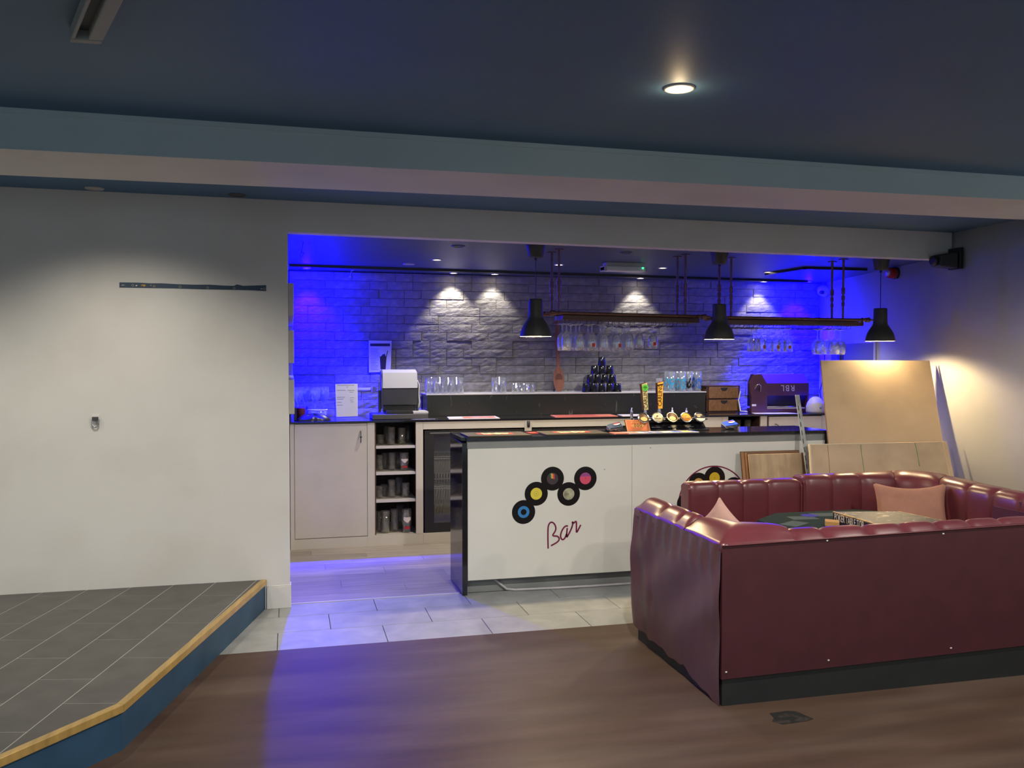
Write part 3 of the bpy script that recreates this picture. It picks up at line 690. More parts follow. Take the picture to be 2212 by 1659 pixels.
PRN = [(0, .40), (0, .55), (.02, .66), (.06, .715), (.18, .762), (.38, .777), (.62, .770), (.84, .750), (1, .733), (1.0, .70)]
XS = [2.262]+[PY(x, 1140, YN).x for x in (1790.6, 1884.8, 1965.3, 2039.8, 2111, 2181)]
XS += [XS[-1]+.205, 3.87]
XEND = XS[-1]
for a, c in zip(XS[:-1], XS[1:]): channel(nb, seg((a, YN+.132), (c, YN+.132)), seg((a, YN), (c, YN)), PRN, .006)
PRC = [(0, .40), (0, .55), (.02, .67), (.05, .725), (.16, .775), (.36, .797), (.60, .787), (.83, .757), (1, .736), (1, .70)]
def oc(u): return (XO+.004, 4.05+(YN-4.05)*u*2) if u < .5 else (XO+.004+(2.262-XO-.004)*(u-.5)*2, YN)
channel(nb, seg((2.035, 4.05), (2.262, YN+.132)), oc, PRC, .010, 26)
def YX(px): d = _ray(px, 1120); return XO*d.y/d.x
ys = [4.05, YX(1450)-.02, YX(1411)-.03, 4.69]
for a, c in zip(ys[:-1], ys[1:]): channel(nb, seg((2.035, c), (2.035, a)), seg((XO, c), (XO, a)), PRC, .008)
b = MB(); b.prism([(XO+.01, 4.682), (XO+.01, YN+.05), (2.03, YN+.05), (2.03, 4.682)], .10, .735); obj('end_board', b, LEATHER, nb, bevel=.01, fix=True)
b = MB(); zl, zr = .124, .124+.0159*(XEND-1.89); b.hexa([(XO+.006, YN-.004, zl), (XEND, YN-.004, zr), (XEND, YN+.03, zr), (XO+.006, YN+.03, zl), (XO+.006, YN-.004, .734), (XEND, YN-.004, .764), (XEND, YN+.03, .764), (XO+.006, YN+.03, .734)])
obj('outer_panel', b, LEATHERB, nb)
b = MB(); b.tube([(XO+.004, YN-.006, .7345), (XEND, YN-.006, .7645)], .0035, 6); obj('piping', b, LEATHER, nb, label='thin raised piping along the panel top')
b = MB(); b.prism([(XO+.012, YN+.002), (XEND, YN+.002), (XEND, YN+.5), (2.36, YN+.5), (2.36, 4.66), (XO+.012, 4.66)], 0, .16); obj('plinth', b, PLINTH, nb)
b = MB(); b.prism([(2.03, YN+.13), (XEND, YN+.13), (XEND, YN+.55), (2.37, YN+.55), (2.37, 4.69), (2.03, 4.69)], .16, .30); obj('seat_base', b, LEATHERB, nb)
b = MB(); b.prism([(2.03, YN+.13), (XEND, YN+.13), (XEND, YN+.57), (2.385, YN+.57), (2.385, 4.70), (2.03, 4.70)], .30, .43); obj('seat', b, LEATHER, nb, bevel=.03, seg=3)
# loose leather hanging over the left end
def flapfn(u, v):
    y = 4.695+(YN-.006-4.695)*u
    zb_ = .074+(.052-.074)*min(1, u*1.6) if u < .62 else .060-.055*min(1, (u-.62)/.30)
    zb_ += .006*math.sin(u*23)+.004*math.sin(u*51)
    zt = .735+.004*math.sin(u*40)
    z = zb_+(zt-zb_)*v
    far = max(0, 1-u*2.2); top = max(0, (v-.72)/.28)
    x = XO-.004-.012*math.sin(PI*min(1, v*1.05))*(.4+.6*far)
    x += -.011*far*math.sin(30*u+4.0*v)*(1-.4*v)
    x += -.009*top*math.sin(u*62+1.3*math.sin(v*9))*math.sin(PI*top*.95)
    x += -.006*math.sin(13*u-7*v+math.sin(5*v))*math.sin(PI*v)
    x += -.0025*max(0, (u-.75)/.25)*math.sin(50*u+6*v)
    x += .010*math.exp(-((u-.26)/.02)**2-((v-.34)/.10)**2)
    return (x, y, z)
b = MB(); b.grid(flapfn, 120, 46); obj('leather_flap', b, FLAP, nb, fix=True, label='wrinkled faded leather sheet tacked over the end')
for x, y in [(1570, 1178.5), (1787, 1168), (2038, 1153), (1569, 1452), (1790, 1426.5), (2054.5, 1400)]:
    q = PY(x, y, YN-.005); b = MB(); b.box(q.x-.005, q.x+.003, YN-.0075, YN-.004, q.z-.002, q.z+.0035); obj('staple', b, PAPER, nb)
# far straight bench
fb = thing('booth_bench', 'straight burgundy bench section of four stitched channels in front of the bar', 'bench', (2.8, 5.0, 0), group='booth benches')
PRB = [(0, .40), (0, .55), (.005, .68), (.03, .75), (.12, .788), (.32, .803), (.6, .803), (.85, .795), (1, .77), (1, .40)]
xb = [2.416]+[PZ(x, 1043, .80).x for x in (1551, 1612, 1674)]+[3.188]; yb_ = 5.088; TB = .105
for a, c in zip(xb[:-1], xb[1:]): channel(fb, seg((a, yb_), (c, yb_)), seg((a, yb_+TB), (c, yb_+TB)), PRB, .006)
def endpanel(parent, x0, x1, y0, y1, zt):
    b = MB(); b.prismx([(y0, .12), (y1, .12), (y1, zt-.02), (y1-.03, zt-.004), (y0+.02, zt-.004), (y0, zt-.03)], x0, x1); obj('end_panel', b, LEATHER, parent, bevel=.004)
endpanel(fb, 2.400, 2.418, yb_-.004, yb_+TB+.004, .803); endpanel(fb, 3.186, 3.200, yb_-.002, yb_+TB, .795)
b = MB(); b.box(2.41, 3.19, 4.70, yb_+TB, 0, .13); obj('plinth', b, PLINTH, fb)
b = MB(); b.box(2.405, 3.195, 4.67, yb_+.02, .13, .42); obj('seat', b, LEATHER, fb, bevel=.03, seg=3)
b = MB(); b.box(2.418, 3.186, yb_+TB-.004, yb_+TB+.004, .13, .77); obj('back_board', b, LEATHERB, fb)
# corner bench: far right and along the wall
cb = thing('booth_bench', 'burgundy corner bench of stitched channels with rounded corner below the leaning boards', 'bench', (3.8, 4.8, 0), group='booth benches')
PRK = [(0, .40), (0, .55), (.005, .69), (.03, .765), (.10, .802), (.28, .822), (.55, .824), (.82, .810), (1, .78), (1, .40)]
inn = [(3.222, 5.085), (3.418, 5.072), (3.624, 5.062), (3.832, 5.015), (3.955, 4.770), (3.938, 4.520), (3.930, 4.306), (3.914, 4.085), (3.905, 3.90), (3.90, 3.66)]
out = [(3.222, 5.235), (3.42, 5.235), (3.63, 5.235), (4.00, 5.275), (4.20, 4.985), (4.135, 4.56), (4.105, 4.32), (4.085, 4.09), (4.075, 3.90), (4.07, 3.66)]
for i in range(len(inn)-1):
    if i == 3:
        o_ = lambda u: (out[3][0]+(out[4][0]-out[3][0])*u+.05*math.sin(PI*u), out[3][1]+(out[4][1]-out[3][1])*u+.04*math.sin(PI*u))
        i_ = lambda u: (inn[3][0]+(inn[4][0]-inn[3][0])*u+.025*math.sin(PI*u), inn[3][1]+(inn[4][1]-inn[3][1])*u+.02*math.sin(PI*u))
        channel(cb, i_, o_, [(a, z+.004) for a, z in PRK], .012, 14)
    else: channel(cb, seg(inn[i], inn[i+1]), seg(out[i], out[i+1]), PRK, .006)
endpanel(cb, 3.206, 3.224, 5.088, 5.237, .818)
b = MB(); b.prism([(3.21, 4.68), (3.50, 4.66), (3.52, 4.26), (3.98, 4.26), (4.06, 4.95), (3.9, 5.2), (3.21, 5.2)], 0, .13); obj('plinth', b, PLINTH, cb)
b = MB(); b.prism([(3.205, 4.66), (3.49, 4.64), (3.51, 4.26), (3.93, 4.26), (3.96, 4.78), (3.84, 5.03), (3.205, 5.10)], .13, .42); obj('seat', b, LEATHER, cb, bevel=.03, seg=3)
b = MB(); b.prism([(3.915, 3.672), (4.058, 3.672), (4.095, 4.25), (3.93, 4.25)], 0, .785); obj('end_base', b, LEATHERB, cb, fix=True)
b = MB(); b.box(3.8702, 3.882, YN+.004, YN+.57, 0, .745); obj('end_panel', b, LEATHERB, nb)
b = MB(); b.prism([(3.60, 4.255), (3.60, 4.252), (3.91, 4.252), (3.91, 4.255)], .13, .42); obj('seat_end', b, LEATHERB, cb, fix=True)
# ------------------------------------------------------------------ table, poker top, box
tb = thing('table', 'low pedestal table standing inside the booth under the poker top', 'table', (3.06, 4.44, 0), world=False)
b = MB(); b.lathe([(.0005, 0), (.17, 0), (.17, .012), (.05, .03), (.032, .06), (.032, .60), (.10, .625)], 24); obj('pedestal', b, MATTBLK, tb)
b = MB(); b.box(-.36, .36, -.28, .28, .612, .638); obj('tabletop', b, BROWNW, tb, bevel=.004)
TZ = .660
pt = thing('poker_top', 'folded-out green octagonal poker table top lying on the table', 'game board', (3.08, 4.36, .638))
hx_, hy_, ct = .49, .40, .22
oc8 = [(-hx_+ct, -hy_), (hx_-ct, -hy_), (hx_, -hy_+ct*.8), (hx_, hy_-ct*.8), (hx_-ct, hy_), (-hx_+ct, hy_), (-hx_, hy_-ct*.8), (-hx_, -hy_+ct*.8)]
oc8 = [(3.08+x, 4.36+y) for x, y in oc8]
b = MB(); b.prism(oc8, .638, TZ); obj('board', b, FELT, pt, bevel=.004)
LINE = flat('pale_print', (78, 86, 82), .95); HOLEM = flat('dark_tray', (14, 18, 18))
def flatquad(parent, name, c, w, h, ang, m, z, t=.0012, ring=0):
    u = Vector((math.cos(ang), math.sin(ang))); v = Vector((-u.y, u.x)); c = Vector(c)
    def P(a, d): q = c+u*a+v*d; return (q.x, q.y)
    b = MB()
    if ring:
        for (a0, a1, d0, d1) in ((-w, w, -h, -h+ring), (-w, w, h-ring, h), (-w, -w+ring, -h+ring, h-ring), (w-ring, w, -h+ring, h-ring)): b.prism([P(a0, d0), P(a1, d0), P(a1, d1), P(a0, d1)], z, z+t)
    else: b.prism([P(-w, -h), P(w, -h), P(w, h), P(-w, h)], z, z+t)
    return obj(name, b, m, parent)
def feltpt(x, y): q = PZ(x, y, TZ); return (q.x, q.y)
c1 = feltpt(1734, 1119); c2 = feltpt(1716, 1131.5)
for c, a in ((c1, -.1), (c2, .55), (feltpt(1782, 1112), -.1)):
    flatquad(pt, 'printed_card', c, .075, .048, a, mat('card_print', lin((48, 66, 60)), .9), TZ)
    flatquad(pt, 'printed_line', c, .078, .051, a, LINE, TZ+.0004, ring=.005)
b = MB(); q = feltpt(1748, 1114); b.prism([(q[0]+.05*math.cos(2*PI*i/20), q[1]+.05*math.sin(2*PI*i/20)) for i in range(20)], TZ, TZ+.002); obj('cup_recess', b, HOLEM, pt)
bx = thing('game_box', 'worn black game box with white lettering lying on the green poker top', 'box', (3.18, 4.2, TZ))
BZ = .722
TL_, TR_, RR_, NR_ = PZ(1799, 1105, BZ), PZ(1942, 1104.5, BZ), PZ(2063, 1129.5, BZ), PZ(1905, 1136, BZ)
PHOTO = mat('worn_photo_print', lin((62, 58, 54)), .5, second=lin((150, 138, 116)), sfac=(.60, .66), sscale=16, sstretch=(1, 1.6, 1), distort=1.5, var=.4, vscale=14)
Q4 = [NR_, RR_, TR_, TL_]; cen = sum((Vector((p.x, p.y)) for p in Q4), Vector((0, 0)))/4
BOXK = mat('box_print_black', lin((22, 22, 24)), .5, second=lin((150, 130, 100)), sfac=(.66, .72), sscale=14)
b = MB(); P = [(p.x, p.y) for p in Q4]; b.prism(P, TZ+.002, BZ-.001); lid = obj('lid', b, BOXK, bx, bevel=.002)
b = MB(); b.prism([tuple(cen+(Vector(p)-cen)*.985) for p in P], BZ-.0012, BZ+.0002); obj('cover_picture', b, PHOTO, lid)
CARD = flat('torn_card', (190, 160, 112), .85)
rn = random.Random(5)
def torn(a, c, n, w, t=.5):
    b = MB(); a = Vector((a.x, a.y)); c = Vector((c.x, c.y)); d = (c-a)/n; nn = Vector((-d.y, d.x)).normalized()
    for i in range(n):
        k = w*rn.uniform(.1, 1); p, q = a+d*i, a+d*(i+1)
        b.hexa([(p.x, p.y, BZ-k*.6), (q.x, q.y, BZ-k*.6), *[(v.x, v.y, BZ-k*.6) for v in (q+nn*k, p+nn*k)], (p.x, p.y, BZ+.0009), (q.x, q.y, BZ+.0009), *[(v.x, v.y, BZ+.0009) for v in (q+nn*k, p+nn*k)]])
    obj('torn_edge', b, CARD, lid, fix=True)
torn(TL_, NR_, 14, .016); torn(NR_, RR_, 8, .006); torn(RR_, TR_, 12, .010)
def text(name, s, size, mtx, m, parent, ext=.0004, align='CENTER', squeeze=1.0, spacing=1.0):
    c = D.curves.new(name, 'FONT'); c.body = s; c.size = size; c.extrude = ext; c.align_x = align; c.align_y = 'CENTER'; c.resolution_u = 3; c.space_character = spacing
    t = D.objects.new(name+'_tmp', c); COL.objects.link(t); bpy.context.view_layer.update()
    me = D.meshes.new_from_object(t.evaluated_get(bpy.context.evaluated_depsgraph_get())); D.objects.remove(t); D.curves.remove(c)
    me.transform(mtx @ Matrix.Diagonal((squeeze, 1, 1, 1))); me.materials.clear(); me.materials.append(m); me.name = name
    return obj(name, me, m, parent)
def frame(o, xdir, ydir):
    x = Vector(xdir).normalized(); z = x.cross(Vector(ydir)).normalized(); y = z.cross(x)
    M = Matrix.Identity(4)
    for i, v in enumerate((x, y, z)): M[0][i], M[1][i], M[2][i] = v
    M.translation = Vector(o); return M
dv = Vector((NR_.x-TL_.x, NR_.y-TL_.y, 0)); L = dv.length; dn = dv.normalized(); side = Vector((dn.y, -dn.x, 0))
if side.x > 0: side = -side
o = Vector((TL_.x, TL_.y, TZ+.034))+dn*L*.345+side*.0012
text('box_title', 'POKER TABLE TOP', .056, frame(o, dn, (0, 0, 1)), flat('box_lettering', (205, 196, 176)), lid, squeeze=.58)
b = MB(); b.prism([(TL_.x-.115, TL_.y-.10), (TL_.x-.06, TL_.y-.15), (TL_.x-.018, TL_.y-.09), (TL_.x-.07, TL_.y-.03)], TZ+.002, TZ+.03); 
tag(obj('card_tray', b, flat('tan_card', (172, 132, 78), .8), bevel=.003), 'small tan card tray sticking out beside the game box', 'tray')
# ------------------------------------------------------------------ cushions
def pillow(name, label, c, w, h, t, xdir, ydir, m, corners=None):
    M = frame(c, xdir, ydir); b = MB(); n = 22
    for s in (1, -1):
        def fn(u, v):
            x, y = 2*u-1, 2*v-1
            k = 1-.24*(1-x*x)*abs(y)**1.5; kx = 1-.10*(1-y*y)
            px_, py_ = w/2*x*kx, h/2*y*k
            th = t/2*((1-x**4)*(1-y**4))**.55*(1+.05*math.sin(5*x+3*y))
            return M @ Vector((px_, py_, s*th))
        b.grid(fn, n, n)
    return tag(obj(name, b, m, fix=True), label, 'cushion', 'loose cushions in the booth')
pillow('cushion', 'salmon velvet cushion leaning in the corner of the bench', (3.735, 4.74, .655), .43, .32, .13, (.84, -.46, .02), (.18, .26, 1), SALMON)
q = PZ(1568, 1112, .80); pillow('cushion', 'pale pink cushion corner peeking over the front bench end', (2.31, 4.50, .648), .24, .24, .09, (.45, -.5, .72), (-.35, .55, .76), PINKC)
# ------------------------------------------------------------------ boards leaning at the right end of the bar
def slab(pts, t, d=(0, 1, 0)):
    """four front corners (bottom left, bottom right, top right, top left) given a thickness along d"""
    d = Vector(d)*t; P = [Vector(p) for p in pts]; b = MB()
    b.hexa([P[0], P[1], P[1]+d, P[0]+d, P[3], P[2], P[2]+d, P[3]+d]); return b
def lean(x, y, za, zb2, ya, yb2):
    """the point seen at (x, y) on the plane through height za at depth ya and height zb2 at depth yb2"""
    d = _ray(x, y); k = (yb2-ya)/(zb2-za); t = (ya+k*(CAMZ-za))/(d.y-k*d.z); return CAM+d*t
def ext(p, q, z): t = (z-q.z)/(p.z-q.z); return q+(p-q)*t
LB = (0, 1.576, 5.375, 5.975)
tl, tr, ml, mr = [lean(x, y, *LB) for x, y in ((1773, 778), (2008, 779), (1790, 955), (2037, 955))]
bl, br = ext(tl, ml, .012), ext(tr, mr, .012)
br.x = min(br.x, 4.862); tr.x = min(tr.x, 4.87)
bd = thing('board', 'tallest pale hardboard sheet leaning against the wall at the end of the bar', 'board', (4.3, 5.4, 0), group='leaning boards')
obj('sheet', slab([bl, br, tr, tl], .012), CHIP, bd, fix=True)
b = MB(); e = (tl-bl).normalized(); b.tube([bl+Vector((-.001, .006, 0)), tl+Vector((-.001, .006, 0))], .0045, 4); obj('dark_edge', b, BROWNW, bd)
wb = thing('board', 'white board mostly hidden behind the tallest hardboard sheet', 'board', (4.5, 5.45, 0), group='leaning boards')
off = Vector((.022, .026, -.012)); obj('sheet', slab([bl+off+Vector((.1, 0, 0.012)), Vector((min((br+off).x, 4.885), (br+off).y, .012)), Vector((min((tr+off).x, 4.890), (tr+off).y, (tr+off).z)), tl+off+Vector((.1, 0, 0))], .012), PAPER, wb, fix=True)
LL = (0, .965, 5.26, 5.675)
tl, tr = lean(1748, 960, *LL), lean(2045, 954, *LL); ml, mr = lean(1752.5, 1032, *LL), lean(2061, 1032, *LL)
bl, br = ext(tl, ml, .012), ext(tr, mr, .012); br.x = min(br.x, 4.86)
lb = thing('board', 'lower wide brown hardboard with green drips leaning on the tallest sheet', 'board', (4.1, 5.3, 0), group='leaning boards')
obj('sheet', slab([bl, br, tr, tl], .014), CHIPB, lb, fix=True)
k = Vector((0, -.0015, 0)); w = .011
tm_ = tl+(tr-tl)*.62
obj('cream_edge', slab([tl+k+Vector((0, 0, -.009)), tm_+k+Vector((0, 0, -.004)), tm_+k+Vector((0, 0, .001)), tl+k+Vector((0, 0, .001))], .003), EDGEW, lb, fix=True, label='cream strip along the top edge')
obj('cream_edge', slab([bl+k, bl+k+Vector((w, 0, 0)), tl+k+Vector((w, 0, 0)), tl+k], .003), EDGEW, lb, fix=True, label='cream strip along the left edge')
obj('side_strip', slab([br+k+Vector((-.04, 0, 0)), br+k, tr+k, tr+k+Vector((-.035, 0, 0))], .002), CHIP, lb, fix=True)
GRN = flat('green_drip', (88, 120, 92), .6)
for pts, w in (([(1859, 961), (1861, 980), (1864, 1000), (1867, 1024)], .006), ([(1976, 957), (1979, 968), (1981, 979), (1983, 990), (1986, 1007)], .007)):
    P = [lean(x, y, *LL) for x, y in pts]; b = MB(); b.tube([p+Vector((0, -.0005, 0)) for p in P], [w*.5, w*.35, w*.5, w*.3, w*.55][:len(P)], 6); obj('paint_drip', b, GRN, lb)
b = MB(); P = [lean(x, y, *LL) for x, y in ((1788, 962), (1791, 1000), (1793, 1030))]; b.tube([p+Vector((0, .0005, 0)) for p in P], .0022, 5); obj('score_line', b, BROWNW, lb)
LP = (0, .91, 5.56, 5.735)
a, c = lean(1617, 983, *LP), lean(1731, 978, *LP); a.z = c.z = (a.z+c.z)/2
pl = thing('board', 'small grubby plywood board leaning on the bar front', 'board', (3.4, 5.6, 0), group='leaning boards')
obj('sheet', slab([(a.x, 5.56, .01), (c.x-.006, 5.56, .01), c, a], .012), PLYW, pl, fix=True)
of = thing('board', 'orange timber panel leaning behind the small plywood board', 'board', (3.35, 5.62, 0), group='leaning boards')
a2, c2 = lean(1600, 979, 0, .91, 5.59, 5.765), lean(1733, 976, 0, .91, 5.59, 5.765)
obj('sheet', slab([(a2.x, 5.592, .01), (c.x+.002, 5.592, .01), (c.x+.002, 5.764, .918), (a2.x, 5.764, .918)], .014), BROWNW, of, fix=True)
obj('edge_batten', slab([(a2.x, 5.588, .01), (a2.x+.020, 5.588, .01), (a2.x+.020, 5.760, .914), (a2.x, 5.760, .914)], .004), ORANGEW, of, fix=True, label='orange batten along its left edge')
obj('edge_batten', slab([(a2.x+.028, 5.586, .01), (a2.x+.044, 5.586, .01), (a2.x+.044, 5.758, .91), (a2.x+.028, 5.758, .91)], .004), ORANGEW, of, fix=True)
dw = thing('board', 'narrow dark timber offcut standing between plywood and lower hardboard', 'board', (3.62, 5.6, 0), group='leaning boards')
a3, c3 = PY(1732, 979, 5.745), PY(1747, 975, 5.745)
obj('sheet', slab([(c.x+.006, 5.585, .01), (c3.x, 5.585, .01), (c3.x, 5.752, a3.z+.006), (c.x+.006, 5.752, a3.z)], .012), BROWNW, dw, fix=True)
# metal straightedge propped on the bar edge
rl = thing('straightedge', 'long scuffed metal straightedge propped against the bar edge', 'ruler', (3.55, 5.4, 0))
T_ = PY(1722, 853, 5.86); B_ = PY(1747, 1026, 5.655); F_ = ext(T_, B_, .004)
def rs_(t, off, dy): p = F_+(T_-F_)*t; return p+Vector((off, dy, 0))
obj('bar', slab([rs_(0, -.019, -.003), rs_(0, .019, -.003), rs_(1, .017, -.003), rs_(1, -.017, -.003)], .006), ALU, rl, fix=True)
b = MB()
for i in range(20):
    t = .06+.045*i; b.add([tuple(rs_(t, -.010, -.0038)), tuple(rs_(t, -.004, -.0038)), tuple(rs_(t+.026, -.004, -.0038)), tuple(rs_(t+.026, -.010, -.0038))], [(0, 1, 2, 3)])
obj('printed_scale', b, INK, rl)
# ================================================================== pendants over the bar
def pendant(x, y, zbot, ztop, zpot, label):
    t = thing('pendant_lamp', label, 'pendant lamp', (x, y, zb(x)), group='black pendants over the bar', world=False)
    h = zbot-zb(x)
    b = MB(); b.lathe([(.0005, 0), (.068, 0), (.066, -.02), (.052, zpot-zb(x)+.004), (.046, zpot-zb(x)), (.0005, zpot-zb(x))], 28); obj('ceiling_cup', b, MATTBLK, t)
    b = MB(); b.cyl((0, 0, 0), .009, zpot-zb(x)-.018, zpot-zb(x)+.001, 10); b.tube([(0, 0, zpot-zb(x)-.01), (0, 0, h+(ztop-zbot)-.002)], .0028, 6); obj('cord', b, BLACK, t)
    H = ztop-zbot
    out = [(.110, 0), (.1085, .012), (.104, .035), (.096, .060), (.083, .085), (.068, .107), (.058, .122), (.0535, .135), (.052, .150), (.0495, H-.012), (.0485, H-.003), (.045, H), (.0005, H)]
    b = MB(); b.lathe(out, 36); o = obj('shade', b, MATTBLK, t)
    b = MB(); b.lathe([(.110, 0), (.1075, .001), (.1060, .012), (.1015, .034), (.0935, .058), (.0805, .083), (.0655, .105), (.055, .125), (.048, .150), (.02, .16), (.0005, .16)], 36); i = obj('shade_lining', b, INNER, t)
    b = MB(); b.lathe([(.0005, .052), (.014, .055), (.023, .067), (.026, .082), (.022, .10), (.015, .115), (.014, .13), (.014, .155)], 18); k = obj('bulb', b, BULBM, t)
    for q in (o, i, k): q.location = (0, 0, h)
for (x, y), p, lab in zip(PEND, ((727, 646, 557), (733, 657, 571), (737, 666, 584)), ('black dome pendant lamp at the left end of bar beside the first glass rack', 'black dome pendant lamp in the gap between the two glass racks', 'black dome pendant lamp above the leaning boards by right wall')):
    cx = W0/2
    pts = [PY({727: 1157, 733: 1553.5, 737: 1901}[p[0]], q, y).z for q in p]
    pendant(x, y, pts[0], pts[1], pts[2], lab)
# ================================================================== glass racks hung on copper pipe
YF, YR_ = 6.255, 6.450
def rack(x0, x1, z0, z1, rods, label):
    t = thing('glass_rack', label, 'glass rack', ((x0+x1)/2, 6.35, zb(x0)), group='copper pipe glass racks')
    zz = lambda x: z0+(z1-z0)*(x-x0)/(x1-x0)
    for y in (YF, YR_):
        b = MB(); b.tube([(x0, y, zz(x0)), (x1, y, zz(x1))], .0125, 10)
        for xx, s in ((x0, -1), (x1, 1)):
            b.tube([(xx-s*.055, y, zz(xx)), (xx-s*.045, y, zz(xx))], .018, 10); b.tube([(xx-s*.02, y, zz(xx)), (xx+s*.012, y, zz(xx)), (xx+s*.022, y, zz(xx))], [.018, .021, .012], 10)
            b.tube([(xx+s*.022, y, zz(xx)), (xx+s*.05, y, zz(xx))], .008, 8)
        obj('pipe', b, COPPER, t)
    for xx in (x0+.05, x1-.05):
        b = MB(); b.tube([(xx, YF, zz(xx)), (xx, YR_, zz(xx))], .0115, 8); obj('cross_pipe', b, COPPER, t)
    for k in range(3):
        ya = YF-.012+k*.073; b = MB(); xa, xb_ = x0+.075, x1-.045
        b.hexa([(xa, ya, zz(xa)-.048), (xb_, ya, zz(xb_)-.048), (xb_, ya+.067, zz(xb_)-.048), (xa, ya+.067, zz(xa)-.048), (xa, ya, zz(xa)-.016), (xb_, ya, zz(xb_)-.016), (xb_, ya+.067, zz(xb_)-.016), (xa, ya+.067, zz(xa)-.016)])
        obj('slat', b, DKWOOD, t)
    for (x, y) in rods:
        b = MB(); zt = zb(x); b.tube([(x, y, zz(x)), (x, y, zt-.004)], .0095, 10)
        b.tube([(x, y, zt-.006), (x, y, zt-.001)], .036, 14)
        zm = zz(x)+(zt-zz(x))*.36
        for q, r, l in ((0, .015, .035), (.055, .016, .05), (-.05, .0135, .03)): b.tube([(x, y, zm+q-l/2), (x, y, zm+q+l/2)], r, 10)
        obj('hanging_rod', b, COPPER, t)
    n = int((x1-x0-.2)/.0855)
    for i in range(n+1):
        xc_ = x0+.105+i*.0855
        b = MB()
        for s in (-.017, .017):
            zq = zz(xc_)-.048; b.tube([(xc_+s, YF-.012, zq), (xc_+s, YF-.012, zq-.026), (xc_+s, YR_+.10, zq-.026), (xc_+s, YR_+.03, zq)], .0019, 5)
        obj('wire_hanger', b, WIRE, t)
    return zz
R1 = (1.868, 3.075); R2 = (3.195, 4.505)
zz1 = rack(*R1, PY(1190, 675.5, 6.255).z, PY(1505, 684, 6.255).z, [(1.92, 6.455), (1.917, 6.26), (2.941, 6.45), (2.941, 6.305)], 'copper pipe glass rack hung over the bar, with many tall glasses')
rx = PY(1555, 600, 6.26).x
zz2 = rack(*R2, PY(1540, 685.5, 6.255).z, PY(1850, 691, 6.255).z, [(3.379, 6.405), (rx, 6.27), (4.305, 6.444), (4.283, 6.26)], 'copper pipe glass rack nearer the right wall, with fewer glasses')
# stemmed glasses hanging upside down
def stem_glass(name, label, cat, group, H=.205, r=.0375, rim=.032, bowl=.135, badge=None):
    t = thing(name, label, cat, (0, 0, 0), group=group, world=False)
    zf = 0.; s0 = -(H-bowl)
    b = MB()
    prof = [(.0005, 0), (.033, -.001), (.033, -.003), (.012, -.008), (.0045, -.016), (.0042, s0+.012), (.007, s0), (.017, s0-.010), (r*.80, s0-bowl*.20), (r*.97, s0-bowl*.42), (r, s0-bowl*.60), (r*.95, s0-bowl*.80), (rim, s0-bowl),
            (rim-.002, s0-bowl), (r*.95-.0022, s0-bowl*.80), (r-.0022, s0-bowl*.60), (r*.97-.0022, s0-bowl*.42), (r*.78-.002, s0-bowl*.20), (.012, s0-.014), (.0005, s0-.012)]
    b.lathe(prof, 22); obj('bowl_and_stem', b, GLASS, t)
    if badge:
        b = MB(); n = 4; zc_ = s0-bowl*.70; rr_ = r+.0008; w = .012
        for i in range(n):
            a0 = -PI/2+(-w+2*w*i/n)/rr_+badge[1]; a1 = -PI/2+(-w+2*w*(i+1)/n)/rr_+badge[1]
            b.add([(rr_*math.cos(a), rr_*math.sin(a), zc_+dz) for dz in (-.014, .014) for a in (a0, a1)], [(0, 1, 3, 2)])
        obj('printed_badge', b, badge[0], t)
    return t
REDB = flat('red_badge', (196, 62, 42)); ORGB = flat('amber_badge', (190, 110, 60))
def hang(px, y, zz, H, **k):
    x = PY(px, 700, y).x; g = stem_glass('wine_glass', **k, H=H); g.location = (x, y, zz(x)-.052-.021); g.rotation_euler = (0, 0, 0); return g
G1 = [(1215, 6.40, 1, .3), (1224, 6.29, 0, 0), (1233, 6.50, 1, 0), (1243.8, 6.40, 0, 0), (1252, 6.29, 0, 0), (1270.7, 6.40, 1, -.2), (1278.4, 6.29, 1, 0), (1296.8, 6.40, 0, 0), (1304.8, 6.29, 0, 0), (1322.6, 6.40, 1, 0), (1331.4, 6.29, 1, .4), (1349, 6.40, 0, 0), (1358.3, 6.29, 0, 0)]
for i, (px, y, bd_, an) in enumerate(G1):
    hang(px, y, zz1, .2 if i < 11 else .195, label='%s tall stemmed glass from the left hanging from the first rack%s' % (ORD[i], ', with red badge' if bd_ else ''), cat='glass', group='glasses on the first rack', badge=(REDB, an) if bd_ else None, r=.041, rim=.036, bowl=.142)
hang(1381.3, 6.33, zz1, .172, label='lone smaller stemmed glass hanging second from right on the first rack', cat='glass', group='glasses on the first rack', r=.036, rim=.031, bowl=.115)
hang(1410.5, 6.33, zz1, .174, label='lone red-badged stemmed glass hanging rightmost on the first rack', cat='glass', group='glasses on the first rack', r=.037, rim=.033, bowl=.115, badge=(REDB, 0))
for i, (px, y, m_) in enumerate([(1623.7, 6.49, REDB), (1633.7, 6.39, ORGB), (1644.7, 6.28, ORGB), (1661, 6.39, None), (1676, 6.28, ORGB), (1690, 6.40, REDB), (1703, 6.29, ORGB)]):
    hang(px, y, zz2, .185, label='%s stemmed glass in the left cluster on the second rack%s' % (ORD[i], ', with badge' if m_ else ''), cat='glass', group='left cluster on the second rack', r=.037, rim=.033, bowl=.115, badge=(m_, .2*(i % 3-1)) if m_ else None)
for i, (px, y) in enumerate([(1766, 6.40), (1774, 6.29), (1790, 6.40), (1802, 6.29), (1815, 6.39)]):
    hang(px, y, zz2, .205, label='%s wide stemmed goblet in the right cluster on the second rack' % ORD[i], cat='glass', group='right cluster on the second rack', r=.046, rim=.037, bowl=.125)
